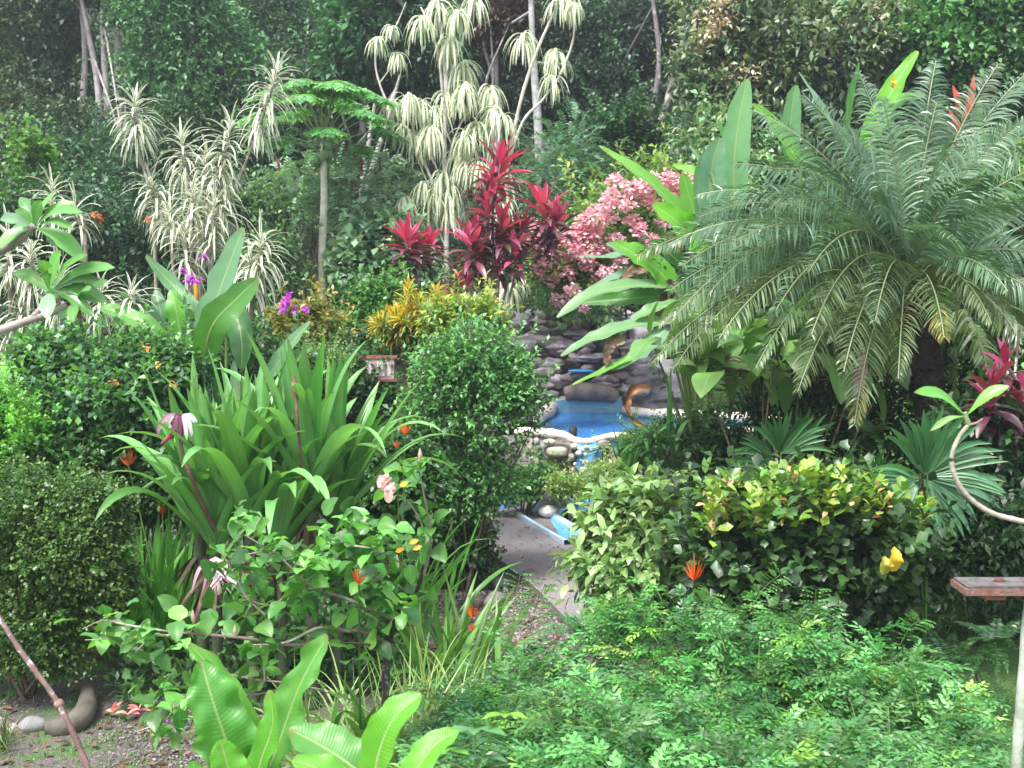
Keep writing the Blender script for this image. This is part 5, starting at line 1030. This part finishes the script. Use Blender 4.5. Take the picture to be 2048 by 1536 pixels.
# heliconia / grassy clump
def strapclump(name, label, cat, base, n, L, wd, cA, cB, seed, spread=.25, sp0=.15, droop=.8, pk='lance', K=7, flat=.5):
    r = R(seed); t = thing(name, label, cat, base); mb = MB(); P = np.array(base) + r.normal(0, 1, (n, 3)) * (spread, spread * .8, 0); D = r.normal(0, flat, (n, 3)); D[:, 2] = 1; D = D + (P - base) * .6
    blades(mb, P, D, L * r.uniform(.5, 1.1, n), wd * r.uniform(.7, 1.2, n), droop * r.uniform(.3, 2, n), mixc(r, cA, cB, n), K, 2, pk, .35, 1.8, r.normal(0, .4, n)); mb.build('leaves', M_strap, t)
    return t
def helflower(parent, px, py, Y, s, seed, base=None):
    r = R(seed); c = W(px, py, Y); mb = MB(); n = 7; aa = np.linspace(-.95, .95, n)
    for k, a in enumerate(aa):
        d = arr(math.sin(a) * .7, -.15 + r.normal(0, .2), math.cos(a)); e = c + d * s * r.uniform(.9, 1.35) + Z * .25 * s
        pathleaf(mb, [c, (c + e) / 2 + arr(0, 0, -.1 * s), e], s * .17, mixc(r, (.85, .09, .01), (.9, .2, .05), 1)[0], K=6, M=2, pk='lance', fold=.6, seed=k, nh=(d[2], -1, -d[0]))
    fh = mb.build('flower_head', M_flower, parent); b = arr(*base) if base is not None else np.array(parent['_o']); mb = MB(); tube(mb, [b, (b + c) / 2 + (0, 0, .1), c], [.008, .006], (.12, .25, .05), 5, 10); o = mb.build('flower_stalk', M_gloss, parent); fh.parent = o
    return o
h1 = strapclump('parrot_heliconia', 'clump of thin upright green leaves with orange flowers right of the boxy shrub', 'heliconia', G(335, 1300), 220, 1.3, .062, (.07, .24, .04), (.17, .44, .08), 461, .28, flat=.33)
for k, (px, py, s) in enumerate([(325, 1028, .10), (360, 1040, .07), (257, 932, .12)]): helflower(h1, px, py, 10.1, s, 470 + k)
h2 = strapclump('parrot_heliconia', 'sparse orange-flowered heliconia behind the right of the crinum clump', 'heliconia', arr(W(800, 950, 10)[0], 10, .3), 36, 1.1, .06, (.05, .18, .03), (.12, .34, .06), 462, .2)
for k, (px, py, s) in enumerate([(810, 868, .09), (793, 895, .05)]): helflower(h2, px, py, 9.7, s, 480 + k)
h3 = strapclump('parrot_heliconia', 'narrow-leaved clump with two red flowers at the end of the path', 'heliconia', G(900, 1360), 70, 1.0, .055, (.07, .2, .04), (.2, .4, .09), 463, .22, flat=.45)
for k, (px, py, s) in enumerate([(945, 1235, .085), (944, 1262, .05)]): helflower(h3, px, py, 8.4, s, 490 + k)
h4 = strapclump('parrot_heliconia', 'single vivid red heliconia bloom rising over the jasmine bush', 'heliconia', G(1400, 1330), 10, .9, .06, (.07, .2, .04), (.2, .4, .09), 464, .15)
helflower(h4, 1387, 1160, 8.2, .14, 495)

# ------------------------------------------------------------------ front: jasmine mound
def jasmine():
    r = R(501); b = G(1420, 1560); b = arr(1.35, 7.0, 0); t = thing('jasmine_bush', 'sprawling light green bush of tiny feathery leaflets filling the lower right', 'shrub', b)
    n = 1250; px = r.uniform(870, 1920, n); topy = np.interp(px, [850, 930, 1000, 1100, 1200, 1300, 1450, 1600, 1700, 1800, 1900, 1960], [1430, 1400, 1335, 1300, 1240, 1215, 1215, 1240, 1300, 1350, 1420, 1500]) + 22 * np.sin(px * .023 + 1) + 14 * np.sin(px * .051)
    u = r.uniform(0, 1, n) ** .8; py = topy + u * (1600 - topy); Yd = 7.9 - 2.6 * u + r.normal(0, .22, n) + .55 * noise3(np.c_[px / 120, py / 90, 0 * px], 77, 1.0, 2)
    P = np.array([W(a, c, d) for a, c, d in zip(px, py, Yd)])
    P[:, 2] = np.maximum(P[:, 2], .05)
    lat = np.clip((px - 1400) / 500, -1, 1); D = np.c_[lat * .7 + r.normal(0, .5, n), -.5 + r.normal(0, .4, n), .55 + r.normal(0, .3, n)]
    mb = MB(); mbs = MB(); L = r.uniform(.18, .5, n)
    # each twig carries opposite pinnate leaves
    Pl, Tl, Sl, Nl = lines(P, D, L, 1.4, 6)
    k = np.arange(1, 7); BB = []; DD = []; CC = []; base = mixc(r, (.022, .10, .024), (.105, .27, .085), n, .3); yel = r.uniform(size=n) < .10; base[yel] = mixc(r, (.12, .28, .05), (.22, .38, .08), int(yel.sum()))
    for i in k:
        for sg in (-1, 1):
            BB.append(Pl[:, i]); DD.append(Sl[:, i] * sg * .8 + Tl[:, i] * .6 + Nl[:, i] * .15 + r.normal(0, .2, (n, 3))); CC.append(base * (1 + r.normal(0, .1, (n, 1))) * (1 + .06 * i))
    BB = np.concatenate(BB); DD = np.concatenate(DD); CC = np.clip(np.concatenate(CC), .01, 1); N = len(BB)
    pinnate(mb, r, BB, DD, r.uniform(.075, .12, N), .5, 3, .047, .021, CC, .9, .3, 'oval', 2, 1, .3, vee=.05, rachis=.002, lprof=lambda t: 1 + 0 * t)
    e, T_, _, _ = lines(BB, DD, .06, .5, 1); blades(mb, BB + nrm(DD) * .075, DD, .06, .024, .3, CC, 2, 1, 'oval')
    mb.build('foliage', M_leaf, t)
    sheet(mbs, Pl, Tl, Sl, Nl, .004, 'x', 1, 2, (.13, .22, .06))
    for q in range(26):
        i = r.integers(n); e = P[i]; tube(mbs, [b + (r.normal(0, .15), r.normal(0, .15), 0), (b + e) / 2 + (0, 0, .25), e], [.014, .008, .003], (.14, .16, .07), 5, 12)
    # long whippy shoots over the top
    for (x0, y0, x1, y1) in ((1625, 1310, 1632, 1180), (1500, 1220, 1560, 1150), (1790, 1390, 1930, 1410), (1700, 1330, 1890, 1345), (1240, 1240, 1215, 1130), (1800, 1290, 1840, 1240), (1020, 1290, 1040, 1150), (1060, 1260, 1090, 1170), (1390, 1230, 1420, 1190)):
        A = W(x0, y0, 7.6); B_ = W(x1, y1, 7.5); S = spline([A, (A + B_) / 2 + (0, 0, .04), B_], 14); tube(mbs, S, [.004, .002], (.2, .3, .1), 4)
        bb = np.repeat(S[2:], 2, 0); dd = np.tile(nrm(np.cross(nrm(B_ - A), arr(0, 1, .2))), (len(bb), 1)) * np.tile([[1], [-1]], (len(bb) // 2, 1)) + nrm(B_ - A) * .5 + r.normal(0, .15, (len(bb), 3))
        mb2 = MB(); pinnate(mb2, r, bb, dd, .09, .5, 4, .032, .014, mixc(r, (.08, .24, .06), (.2, .42, .12), len(bb)), .9, .3, 'oval', 2, 1, .2, vee=.05, rachis=.002, lprof=lambda t: 1 + 0 * t); mb2.build('shoot', M_leaf, t)
    mbs.build('stems', M_wood, t)
jasmine()
# a few broader leaved seedlings in front of the mound
def lobed(label, px, py, Y, s, leaves, seed):
    r = R(seed); b = W(px, py + 90, Y); t = thing('lobed_seedling', label, 'seedling', b)
    for (dx, dy, sc, C) in leaves:
        e = W(px + dx, py + dy, Y); mb = MB(); tube(mb, [b, (b + e) / 2 + (0, 0, .03), e], [.006, .003], (.3, .4, .15), 5, 8); mb.build('stalk', M_gloss, t)
        mb = MB(); n = 7; aa = np.linspace(-2.2, 2.2, n)
        for a in aa:
            d = arr(math.sin(a), -.5 * math.cos(a) - .1, math.cos(a) * .25 + .1); Lk = s * sc * (1 - .13 * abs(a)); blades(mb, [e], [d], Lk, Lk * .42, .6, [C], 6, 2, 'lance', .2)
        mb.build('leaf', M_leaf, t)
lobed('young papaya-like seedling with pale jagged leaves at the bottom centre', 950, 1460, 4.9, .2, [(0, 0, 1, (.13, .3, .13)), (-60, 40, .8, (.16, .4, .08)), (60, -30, .7, (.2, .42, .05)), (-110, 60, .7, (.12, .3, .14)), (20, 55, .7, (.11, .28, .13))], 511)

# grassy strap clump (spider-plant like) in front centre
strapclump('spider_plant', 'arching tangle of narrow yellow-striped grassy leaves in the front centre', 'grass plant', G(800, 1500) * (1, 1, 0) + (0, -1.0, .15), 420, 1.05, .026, (.10, .24, .05), (.36, .48, .18), 521, .32, flat=.6, droop=1.3, pk='grass', K=9)
strapclump('spider_plant', 'narrow grassy leaves left of the hibiscus trunk', 'grass plant', arr(W(690, 1400, 6.7)[0], 6.7, .1), 110, .8, .022, (.05, .14, .03), (.2, .32, .1), 522, .22, flat=.6, droop=1.3, pk='grass', K=9)
strapclump('spider_plant', 'thin yellowing blades left of the stones by the path', 'grass plant', arr(W(865, 1300, 8)[0], 8, .1), 50, .85, .03, (.09, .22, .04), (.34, .4, .12), 523, .2, flat=.45, droop=.8, pk='grass', K=8)
strapclump('grass_tuft', 'thin dark grass tuft in the lower left corner', 'grass plant', G(-10, 1500), 50, .5, .012, (.05, .1, .03), (.14, .22, .07), 524, .1, flat=.7, droop=1.6, pk='grass', K=8)

# ------------------------------------------------------------------ straggly foreground hibiscus
def hibiscus():
    Y = 6.2; base = arr(W(765, 1400, Y)[0], Y, 0); t = thing('straggly_hibiscus', 'straggly foreground hibiscus with a dark crooked trunk and long bare twigs', 'shrub', base); r = R(531)
    br = [([(770, 1500, 6.2), (772, 1330, 6.2), (790, 1240, 6.2), (830, 1190, 6.2), (848, 1130, 6.2)], .026, (.05, .045, .04)),
          ([(848, 1150, 6.2), (862, 1080, 6.1), (850, 1000, 6.0), (832, 915, 5.9)], .009, (.35, .28, .26)), ([(855, 1090, 6.1), (840, 1040, 6), (818, 1005, 5.9)], .007, (.38, .3, .27)),
          ([(785, 1290, 6.2), (700, 1260, 6.0), (600, 1290, 5.9), (480, 1275, 5.8), (330, 1262, 5.7), (200, 1240, 5.7)], .012, (.2, .15, .13)), ([(700, 1262, 6), (640, 1255, 5.9), (570, 1285, 5.8), (500, 1290, 5.8)], .01, (.36, .3, .28)),
          ([(380, 1265, 5.75), (340, 1270, 5.7), (260, 1275, 5.7), (170, 1280, 5.7)], .006, (.3, .24, .2)), ([(300, 1262, 5.7), (255, 1250, 5.7), (205, 1242, 5.7), (165, 1258, 5.6)], .006, (.35, .28, .24)), ([(310, 1270, 5.7), (285, 1290, 5.6), (260, 1318, 5.6)], .005, (.4, .33, .3)),
          ([(790, 1240, 6.2), (700, 1200, 6.0), (620, 1170, 5.9), (560, 1115, 5.8), (490, 1070, 5.7)], .011, (.3, .25, .23)), ([(560, 1115, 5.8), (520, 1105, 5.8), (480, 1112, 5.8)], .005, (.4, .34, .3)), ([(640, 1175, 5.9), (600, 1130, 5.9), (575, 1150, 5.9)], .005, (.36, .3, .28)),
          ([(600, 1170, 5.9), (540, 1210, 5.8), (480, 1190, 5.8)], .006, (.3, .25, .2)), ([(470, 1150, 5.8), (445, 1110, 5.8), (420, 1090, 5.8)], .006, (.35, .27, .25)), ([(530, 1230, 5.8), (490, 1190, 5.8), (470, 1145, 5.8)], .007, (.32, .26, .22)),
          ([(770, 1310, 6.1), (740, 1290, 6.0), (680, 1285, 5.9)], .01, (.07, .06, .05)), ([(700, 1090, 6), (750, 1100, 6), (800, 1125, 6.1), (845, 1150, 6.2)], .007, (.36, .3, .28)), ([(830, 1190, 6.2), (760, 1160, 6.1), (710, 1140, 6.0)], .008, (.25, .2, .18)),
          ([(460, 1350, 5.6), (520, 1360, 5.7), (600, 1370, 5.8), (700, 1400, 6)], .007, (.3, .24, .2)), ([(530, 1360, 5.7), (525, 1330, 5.7), (510, 1310, 5.7)], .005, (.35, .27, .25)), ([(350, 1410, 5.6), (330, 1440, 5.6), (270, 1465, 5.6)], .005, (.4, .3, .26)), ([(600, 1370, 5.8), (500, 1390, 5.7), (400, 1390, 5.6), (340, 1420, 5.6)], .008, (.25, .2, .18))]
    mb = MB()
    for k, (p, rad, C) in enumerate(br): tube(mb, WP(*p), [rad, rad * .8, rad * .4], C, 7, 26, k, .12)
    mb.build('branches', M_bark, t)
    # leaves: pairs along the twigs plus clumps where the picture has them
    mb = MB(); anch = []
    for p, rad, C in br[1:]:
        S = spline(WP(*p), 26); m_ = 11; k = r.integers(4, 26, m_); anch.append(S[k] + r.normal(0, .05, (m_, 3)))
    for (px, py, sx, sy, n) in ((600, 1190, 110, 45, 28), (720, 1170, 80, 60, 55), (760, 1080, 60, 40, 35), (500, 1130, 60, 50, 22), (440, 1230, 90, 40, 22), (330, 1300, 110, 45, 28), (560, 1270, 100, 30, 20), (230, 1265, 60, 30, 22), (700, 1080, 60, 40, 40), (800, 1200, 50, 50, 60), (480, 1035, 30, 20, 12), (560, 1095, 40, 25, 25), (320, 1400, 60, 40, 30), (470, 1400, 90, 40, 36), (640, 1130, 60, 40, 40), (830, 930, 22, 12, 7), (790, 960, 30, 25, 12), (700, 1040, 40, 30, 18)):
        anch.append(np.array([W(px + r.normal(0, sx * .5), py + r.normal(0, sy * .5), 6.15 + r.normal(0, .2)) for _ in range(n)]))
    P = np.concatenate(anch); n = len(P); D = r.normal(0, .8, (n, 3)) - arr(0, .3, 0); D[:, 2] = r.normal(.15, .5, n)
    L = r.uniform(.06, .15, n); blades(mb, P, D, L, L * .72, r.uniform(.3, 1.3, n), mixc(r, (.04, .14, .03), (.15, .38, .08), n, .3), 7, 4, 'heart', .25, 1.2, r.normal(0, .6, n), .12, r); mb.build('foliage', M_leaf, t)
    # buds
    for k, (px, py) in enumerate([(438, 1178), (386, 1233), (470, 1262), (840, 910)]):
        mb = MB(); c = W(px, py, 5.7); tube(mb, [c - Z * .03, c, c + Z * .035], [.006, .013, .003], (.6, .42, .36), 7, 8); mb.build('bud', M_flower, t)
    # pink bloom with its dangling petals
    mb = MB(); c = W(778, 968, 5.75)
    for k, (ax, az_, ln, wd) in enumerate([(-.85, .25, .075, .07), (-.5, .75, .065, .06), (-.75, -.35, .06, .06), (.3, -.8, .07, .055), (.0, -1, .10, .05), (.5, -.5, .05, .05), (-.2, .4, .05, .06)]):
        e = c + arr(ax, -.25, az_) * ln; pathleaf(mb, [c, (c + e) / 2 + arr(0, -.02, .008), e], wd, mixc(r, (.86, .42, .42), (.95, .66, .62), 1)[0], nh=(.1, -1, .3), K=10, M=6, pk='obov', fold=.3, wave=.2, seed=k)
    tag(mb.build('bloom', M_flower, t), 'large soft pink hibiscus bloom')
    for k, (px, py) in enumerate([(800, 1100), (835, 1095), (828, 1083), (808, 968)]):
        mb = MB(); c = W(px, py, 5.85); pathleaf(mb, [c - arr(.025, 0, .01), c, c + arr(.025, 0, .008)], .03, (.82, .38, .03), seed=k, K=6, M=4, pk='oval'); mb.build('yellow_leaf', M_flower, t)
    return t
hib = hibiscus()
h5 = strapclump('parrot_heliconia', 'small red heliconia flower showing through the straggly hibiscus', 'heliconia', arr(W(718, 1300, 6.6)[0], 6.6, .6), 12, .5, .05, (.07, .2, .04), (.2, .4, .09), 465, .12)
helflower(h5, 718, 1168, 5.7, .07, 496)

# ------------------------------------------------------------------ big glossy leaves at the very front
Y = 4.6
bigplant('birds_nest_plant', 'rosette of huge glossy light green leaves at the bottom edge', [
    ([(490, 1590, Y), (455, 1490, Y - .05), (425, 1400, Y - .05), (402, 1322, Y)], 112, (.10, .31, .06), dict(nh=(.35, -1, .9), wave=.42, fold=.3, M=10, K=34)),
    ([(505, 1600, Y), (500, 1500, Y + .05), (450, 1370, Y + .1), (378, 1288, Y + .15)], 62, (.10, .29, .03), dict(nh=(1, -.7, .5), wave=.3, M=10, K=34)),
    ([(515, 1600, Y), (560, 1480, Y + .1), (600, 1370, Y + .1), (655, 1270, Y + .1)], 84, (.12, .33, .07), dict(nh=(-.4, -1, .8), wave=.42, fold=.3, M=10, K=34)),
    ([(505, 1620, Y - .1), (520, 1530, Y - .1), (545, 1450, Y - .1), (540, 1380, Y - .05)], 66, (.11, .34, .04), dict(nh=(-.8, -1, .3), wave=.12, M=10)),
    ([(470, 1640, Y - .2), (465, 1580, Y - .2), (455, 1530, Y - .2), (440, 1480, Y - .2)], 90, (.14, .40, .05), dict(nh=(.2, -1, .6), wave=.15, M=10)),
    ([(780, 1600, Y - .3), (700, 1530, Y - .3), (640, 1490, Y - .25), (578, 1458, Y - .2)], 110, (.11, .31, .07), dict(nh=(0, -.6, 1.2), wave=.14, M=10)),
    ([(745, 1620, Y - .4), (755, 1520, Y - .4), (785, 1440, Y - .4), (842, 1388, Y - .35)], 92, (.12, .36, .03), dict(nh=(-1, -1, .3), wave=.08, M=10)),
    ([(790, 1620, Y - .5), (830, 1545, Y - .5), (870, 1490, Y - .45), (915, 1462, Y - .4)], 70, (.14, .42, .04), dict(nh=(-.8, -1, .6), M=10)),
    ([(720, 1640, Y - .5), (690, 1580, Y - .5), (640, 1540, Y - .5), (585, 1520, Y - .5)], 70, (.15, .42, .05), dict(nh=(0, -.8, 1), M=10)),
    ([(395, 1640, Y - .2), (395, 1580, Y - .2), (390, 1545, Y - .2), (385, 1522, Y - .2)], 50, (.13, .36, .06), dict()),
], (W(600, 1700, Y)[0], Y, .8), 540, cat='fern', width_scale=1.05)

# frangipani branches entering from the sides
def plumeria(label, Y, branches, heads, seed, cA=(.06, .19, .04), cB=(.12, .31, .07)):
    r = R(seed); b = W(*branches[0][0][0][:2], Y); t = thing('frangipani', label, 'tree', b); mb = MB()
    for p, rad, C in branches: tube(mb, [W(a, c, Y + (d[0] if d else 0)) for a, c, *d in p], [rad, rad * .8, rad * .7], C, 9, 70, 3, .13)
    mb.build('branch', M_bark, t)
    for hx, hy, lv in heads:
        for (tx, ty, wpx, *rest) in lv:
            mb = MB(); dz = r.uniform(-.18, .12); A = W(hx, hy, Y); B_ = W(tx, ty, Y + dz); mid = (A + B_) / 2 + Z * .12 * np.linalg.norm(B_ - A)
            pathleaf(mb, [A, mid, B_], wpx * .86 * Y / F, rest[0] if rest else mixc(r, cA, cB, 1)[0], nh=nrm(arr(r.normal(0, .3), -1, .9)), K=14, M=6, pk='obov', fold=.2, wave=.04, seed=int(tx)); mb.build('leaf', M_gloss, t)
    return t
plumeria('frangipani branch with clusters of pointed oval leaves entering from the left', 5.0,
    [([(-40, 520), (30, 485), (68, 452)], .026, (.3, .27, .25)), ([(-40, 675), (60, 640), (120, 618), (150, 600)], .022, (.34, .3, .28)), ([(60, 642), (85, 615), (98, 590)], .018, (.3, .27, .25))],
    [(68, 455, [(40, 395, 26), (82, 400, 30), (150, 405, 30), (165, 425, 26), (0, 440, 36, (.2, .33, .2)), (15, 470, 30), (125, 495, 34, (.2, .34, .22)), (172, 525, 40), (110, 385, 24), (-10, 500, 36), (30, 420, 30), (150, 460, 22)]),
     (98, 585, [(28, 545, 34), (85, 520, 30), (122, 500, 40), (160, 555, 26), (65, 560, 30), (230, 535, 38), (215, 605, 40), (190, 635, 30), (95, 640, 36, (.2, .36, .2)), (150, 600, 28), (110, 600, 30), (200, 560, 30), (175, 510, 30)]),
     (150, 605, [(120, 640, 34), (215, 560, 30), (180, 580, 30), (200, 590, 32), (145, 645, 26)])], 551)
mb = MB(); pathleaf(mb, WP((146, 582, 5), (150, 610, 5), (162, 640, 4.98)), .055, (.22, .09, .05), wave=.5, fold=.6, pk='lance'); tag(mb.build('dry_leaf', M_dead), 'rusty dry leaf hanging from the left frangipani branch', 'dead leaf')
plumeria('bare curving frangipani twig with a few leaves entering from the right', 4.6,
    [([(2090, 1052), (2040, 1042), (1975, 1022), (1925, 980), (1903, 925), (1915, 880), (1938, 848)], .013, (.40, .36, .30)), ([(1938, 850), (1932, 835), (1930, 825)], .012, (.3, .38, .2)), ([(1940, 850), (1955, 845), (1965, 838)], .006, (.3, .2, .22))],
    [(1932, 832, [(1828, 785, 34, (.12, .34, .05)), (2018, 772, 30, (.13, .36, .04)), (1860, 862, 16, (.2, .38, .1))]), (2050, 740, [(2045, 725, 14, (.2, .4, .12))])], 552)
# thin mottled pole at the lower left
mb = MB(); tube(mb, [W(-30, 1190, 5.2), W(40, 1300, 5.1), W(118, 1410, 5.0), W(180, 1545, 4.9), W(215, 1640, 4.8)], [.012, .014, .015], (.17, .11, .10), 9, 60, 8, .14); c = W(116, 1408, 5.0); rock(mb, c, (.028, .026, .028), (.25, .17, .12), 4, .2, 12, 8)
M_pole = solidmat('lichen_bark', .8, 9, (.6, .55, .55), spots=((.55, .52, .52), 13, .58, .9))
tag(mb.build('leaning_branch', M_pole), 'thin reddish bare branch with whitish patches leaning across the lower left corner', 'branch')

# feeding table at the right edge
ft = thing('feeding_table', 'reddish wooden board table cut off by the right picture edge', 'table', (W(2060, 1300, 6.0)[0], 6.1, 0)); Y = 5.6
A = W(1931, 1186, Y); x0 = A[0]; z0 = A[2]
mb = MB(); box(mb, (x0, Y, z0 - .016), (x0 + 1.2, Y + .20, z0 + .02), (.22, .12, .10)); tb = mb.build('table_top', M_plank, ft, smooth=False)
mb = MB()
for k in range(2): box(mb, (x0 + .01, Y + .012 + k * .09, z0 + .0225), (x0 + 1.19, Y + .095 + k * .09, z0 + .034), (.13, .12, .125), .0012, k)
mb.build('planks', M_plank, ft, smooth=False)
mb = MB(); box(mb, (x0 + .13, Y + .05, z0 - .055), (x0 + .24, Y + .17, z0 - .018), (.30, .11, .08)); mb.build('batten', M_plank, ft, smooth=False)
mb = MB(); rx_ = W(2049, 1300, Y + .1)[0]; tube(mb, [(rx_ + .03, Y + .12, z0 - .04), (rx_ - .005, Y + .12, .9), (rx_ + .01, Y + .2, 0)], [.035, .03, .035], (.42, .46, .4), 9, 20, 3, .1); mb.build('leg', M_bark, ft)
mb = MB(); rock(mb, (W(2000, 1182, Y + .1)[0], Y + .1, z0 + .04), (.03, .02, .012), (.15, .05, .05), 2); tag(mb.build('berry_scrap', M_stone), 'dark red scrap lying on the table top', 'scrap')

# stones
for k, (px, py, s, asp, C, lb) in enumerate([(65, 1452, .11, .65, (.24, .24, .24), 'grey round stone beside the curved log at the lower left'), (990, 1202, .13, .8, (.30, .27, .26), 'angular brown-grey stone next to the path end'), (950, 1200, .14, .6, (.22, .2, .16), 'mossy dull stone touching the left side of the angular stone'), (1000, 1160, .12, .5, (.3, .29, .32), 'flat bluish stone at the path edge above the angular stone'),
                                         (880, 1525, .14, .6, (.34, .30, .32), 'mauve stone at the bottom edge under the seedling'), (985, 1515, .10, .6, (.36, .29, .28), 'brownish stone right of the mauve one at the bottom edge'), (375, 1215, .15, .6, (.34, .33, .36), 'pale grey stone behind the hibiscus twigs'), (1940, 1480, .17, .6, (.07, .055, .06), 'dark lumpy stone on the lawn at the lower right'), (925, 1235, .07, .6, (.3, .27, .25), 'small stone half hidden by grassy blades'), (1000, 1300, .05, .6, (.34, .3, .3), 'tiny stone on the gravel below the path')]):
    mb = MB(); g_ = G(px, py + 12); rock(mb, g_ + (0, 0, s * asp * .6), (s, s * .8, s * asp), C, 600 + k, .12, 22, 14, rot=k); tag(mb.build('stone', M_stone), lb, 'stone')
mb = MB(); P = [G(95, 1470) + (0, 0, .06), G(140, 1468) + (0, 0, .07), G(172, 1445) + (0, .0, .10), G(168, 1405) + (0, .1, .12)]; tube(mb, P, [.06, .09, .085, .05], (.12, .11, .09), 14, 26, 6, .05); tag(mb.build('curved_log', M_stone), 'thick curved grey log at the foot of the boxy shrub', 'log')
mb = MB(); tube(mb, [G(-20, 1440), G(15, 1462) + (0, 0, .05), G(50, 1480)], [.05, .04], (.12, .09, .08), 8, 10, 2, .1); tag(mb.build('dead_branch', M_bark), 'dark dead branch lying in the left bottom corner', 'branch')
r = R(610); mb = MB(); 
for px, py in ((278, 1436), (256, 1444), (228, 1440)):
    c = G(px, py) + (0, 0, .06); n = 5; D = r.normal(0, 1, (n, 3)); D[:, 2] = np.abs(D[:, 2]); blades(mb, np.tile(c, (n, 1)), D, .1, .06, .8, mixc(r, (.75, .2, .22), (.85, .45, .4), n), 4, 2, 'oval')
tag(mb.build('fallen_petals', M_flower), 'pink fallen blossom lying on the gravel at the lower left', 'flower')
# low seedlings along the beds
def lows(label, area, n, seed, L=.09, cA=g1, cB=g2, cat='seedling', nm='seedlings'):
    r = R(seed); P = np.array([G(r.uniform(area[0], area[1]), r.uniform(area[2], area[3])) for _ in range(n)]) + Z * r.uniform(0, .18, (n, 1)); mb = MB()
    twigs(mb, r, P, nrm(np.c_[r.normal(0, .4, (n, 2)), np.ones(n)]), 5, L, L * .45, cA, cB, M=2); tag(mb.build(nm, M_leaf), kind='stuff')
lows('', (240, 470, 1370, 1430), 130, 620); lows('', (380, 800, 1180, 1400), 900, 621, .1, (.02, .07, .02), (.06, .17, .04), nm='ground_cover')
lows('', (1280, 2100, 1200, 1300), 900, 622, .1, (.015, .05, .015), (.04, .11, .03), nm='shade_plants'); lows('', (560, 960, 1040, 1180), 700, 623, .09, (.018, .06, .018), (.05, .14, .04), nm='bed_plants')
lows('', (-40, 420, 1000, 1250), 1300, 624, .09, (.018, .06, .018), (.05, .14, .04), nm='bed_plants'); lows('', (-200, 760, 830, 1100), 3800, 625, .12, (.018, .06, .02), (.05, .15, .05), nm='garden_growth')
lows('', (1280, 2300, 820, 1180), 2600, 626, .12, (.012, .045, .014), (.04, .11, .035), nm='garden_growth')

# small plants rooted on the rock wall
fern('little fern hanging from the upper left ledge of the rock wall', 1015, 660, 19.6, .4, 10, 701)
fern('fern tuft growing in the dark rock at the right of the upper blue basin', 1290, 700, 19.2, .5, 14, 702)
shrub('creeping_plant', 'small leafy plant creeping along the top of the rock wall', 'plant', 1140, 608, 20.4, 90, 14, 300, .1, .05, (.03, .1, .03), (.1, .24, .07), 703, M=1, stems=3)

shrub('bed_shrub', 'low dark shrub filling the bed left of the crinum lilies', 'shrub', 320, 985, 10.6, 140, 80, 2400, .09, .045, (.02, .07, .02), (.06, .16, .045), 711, M=1, stems=4)
shrub('bed_shrub', 'low dark shrub between the crinum lilies and the tall round bush', 'shrub', 790, 1000, 10.8, 70, 100, 1600, .09, .045, (.02, .07, .02), (.06, .16, .045), 712, M=1, stems=4)
shrub('bed_shrub', 'dim shrub under the hibiscus bush at the left edge, behind the dark clipped one', 'shrub', 80, 930, 10.2, 130, 60, 1800, .08, .045, (.025, .08, .02), (.07, .18, .05), 713, M=1, stems=4)

shrub('dark_shrub', 'tall dark shrub just outside the right edge behind the feeding table', 'shrub', 2260, 820, 11.5, 240, 300, 3000, .13, .06, (.02, .06, .02), (.06, .15, .045), 721, M=1)
shrub('dark_shrub', 'tall dark shrub outside the right edge beyond the palm', 'shrub', 2400, 500, 15, 260, 220, 2600, .14, .06, (.02, .06, .02), (.06, .16, .05), 722, M=1)
shrub('dark_shrub', 'dark bushy shrub just outside the left edge beside the hibiscus bush', 'shrub', -260, 800, 11.5, 220, 220, 2600, .12, .06, (.02, .07, .02), (.07, .17, .05), 723, M=1)
# blooms and buds hang on their stalks, frame and patches on the sign's board
def kids(o): return [c for c in scene.objects if c.parent == o]
def is_(c, n): return c.name.split('.')[0] == n
st = [c for c in kids(lily) if is_(c, 'flower_stalk')]
for c in kids(lily):
    if is_(c, 'bloom') or is_(c, 'bud'):
        x = c.data.vertices[0].co.x; c.parent = min(st, key=lambda q: abs(q.data.vertices[len(q.data.vertices) - 1].co.x - x))
bd = [c for c in kids(sg) if is_(c, 'board')][0]
for c in kids(sg):
    if is_(c, 'frame') or is_(c, 'pale_patch'): c.parent = bd
for o in THINGS: del o['_o']
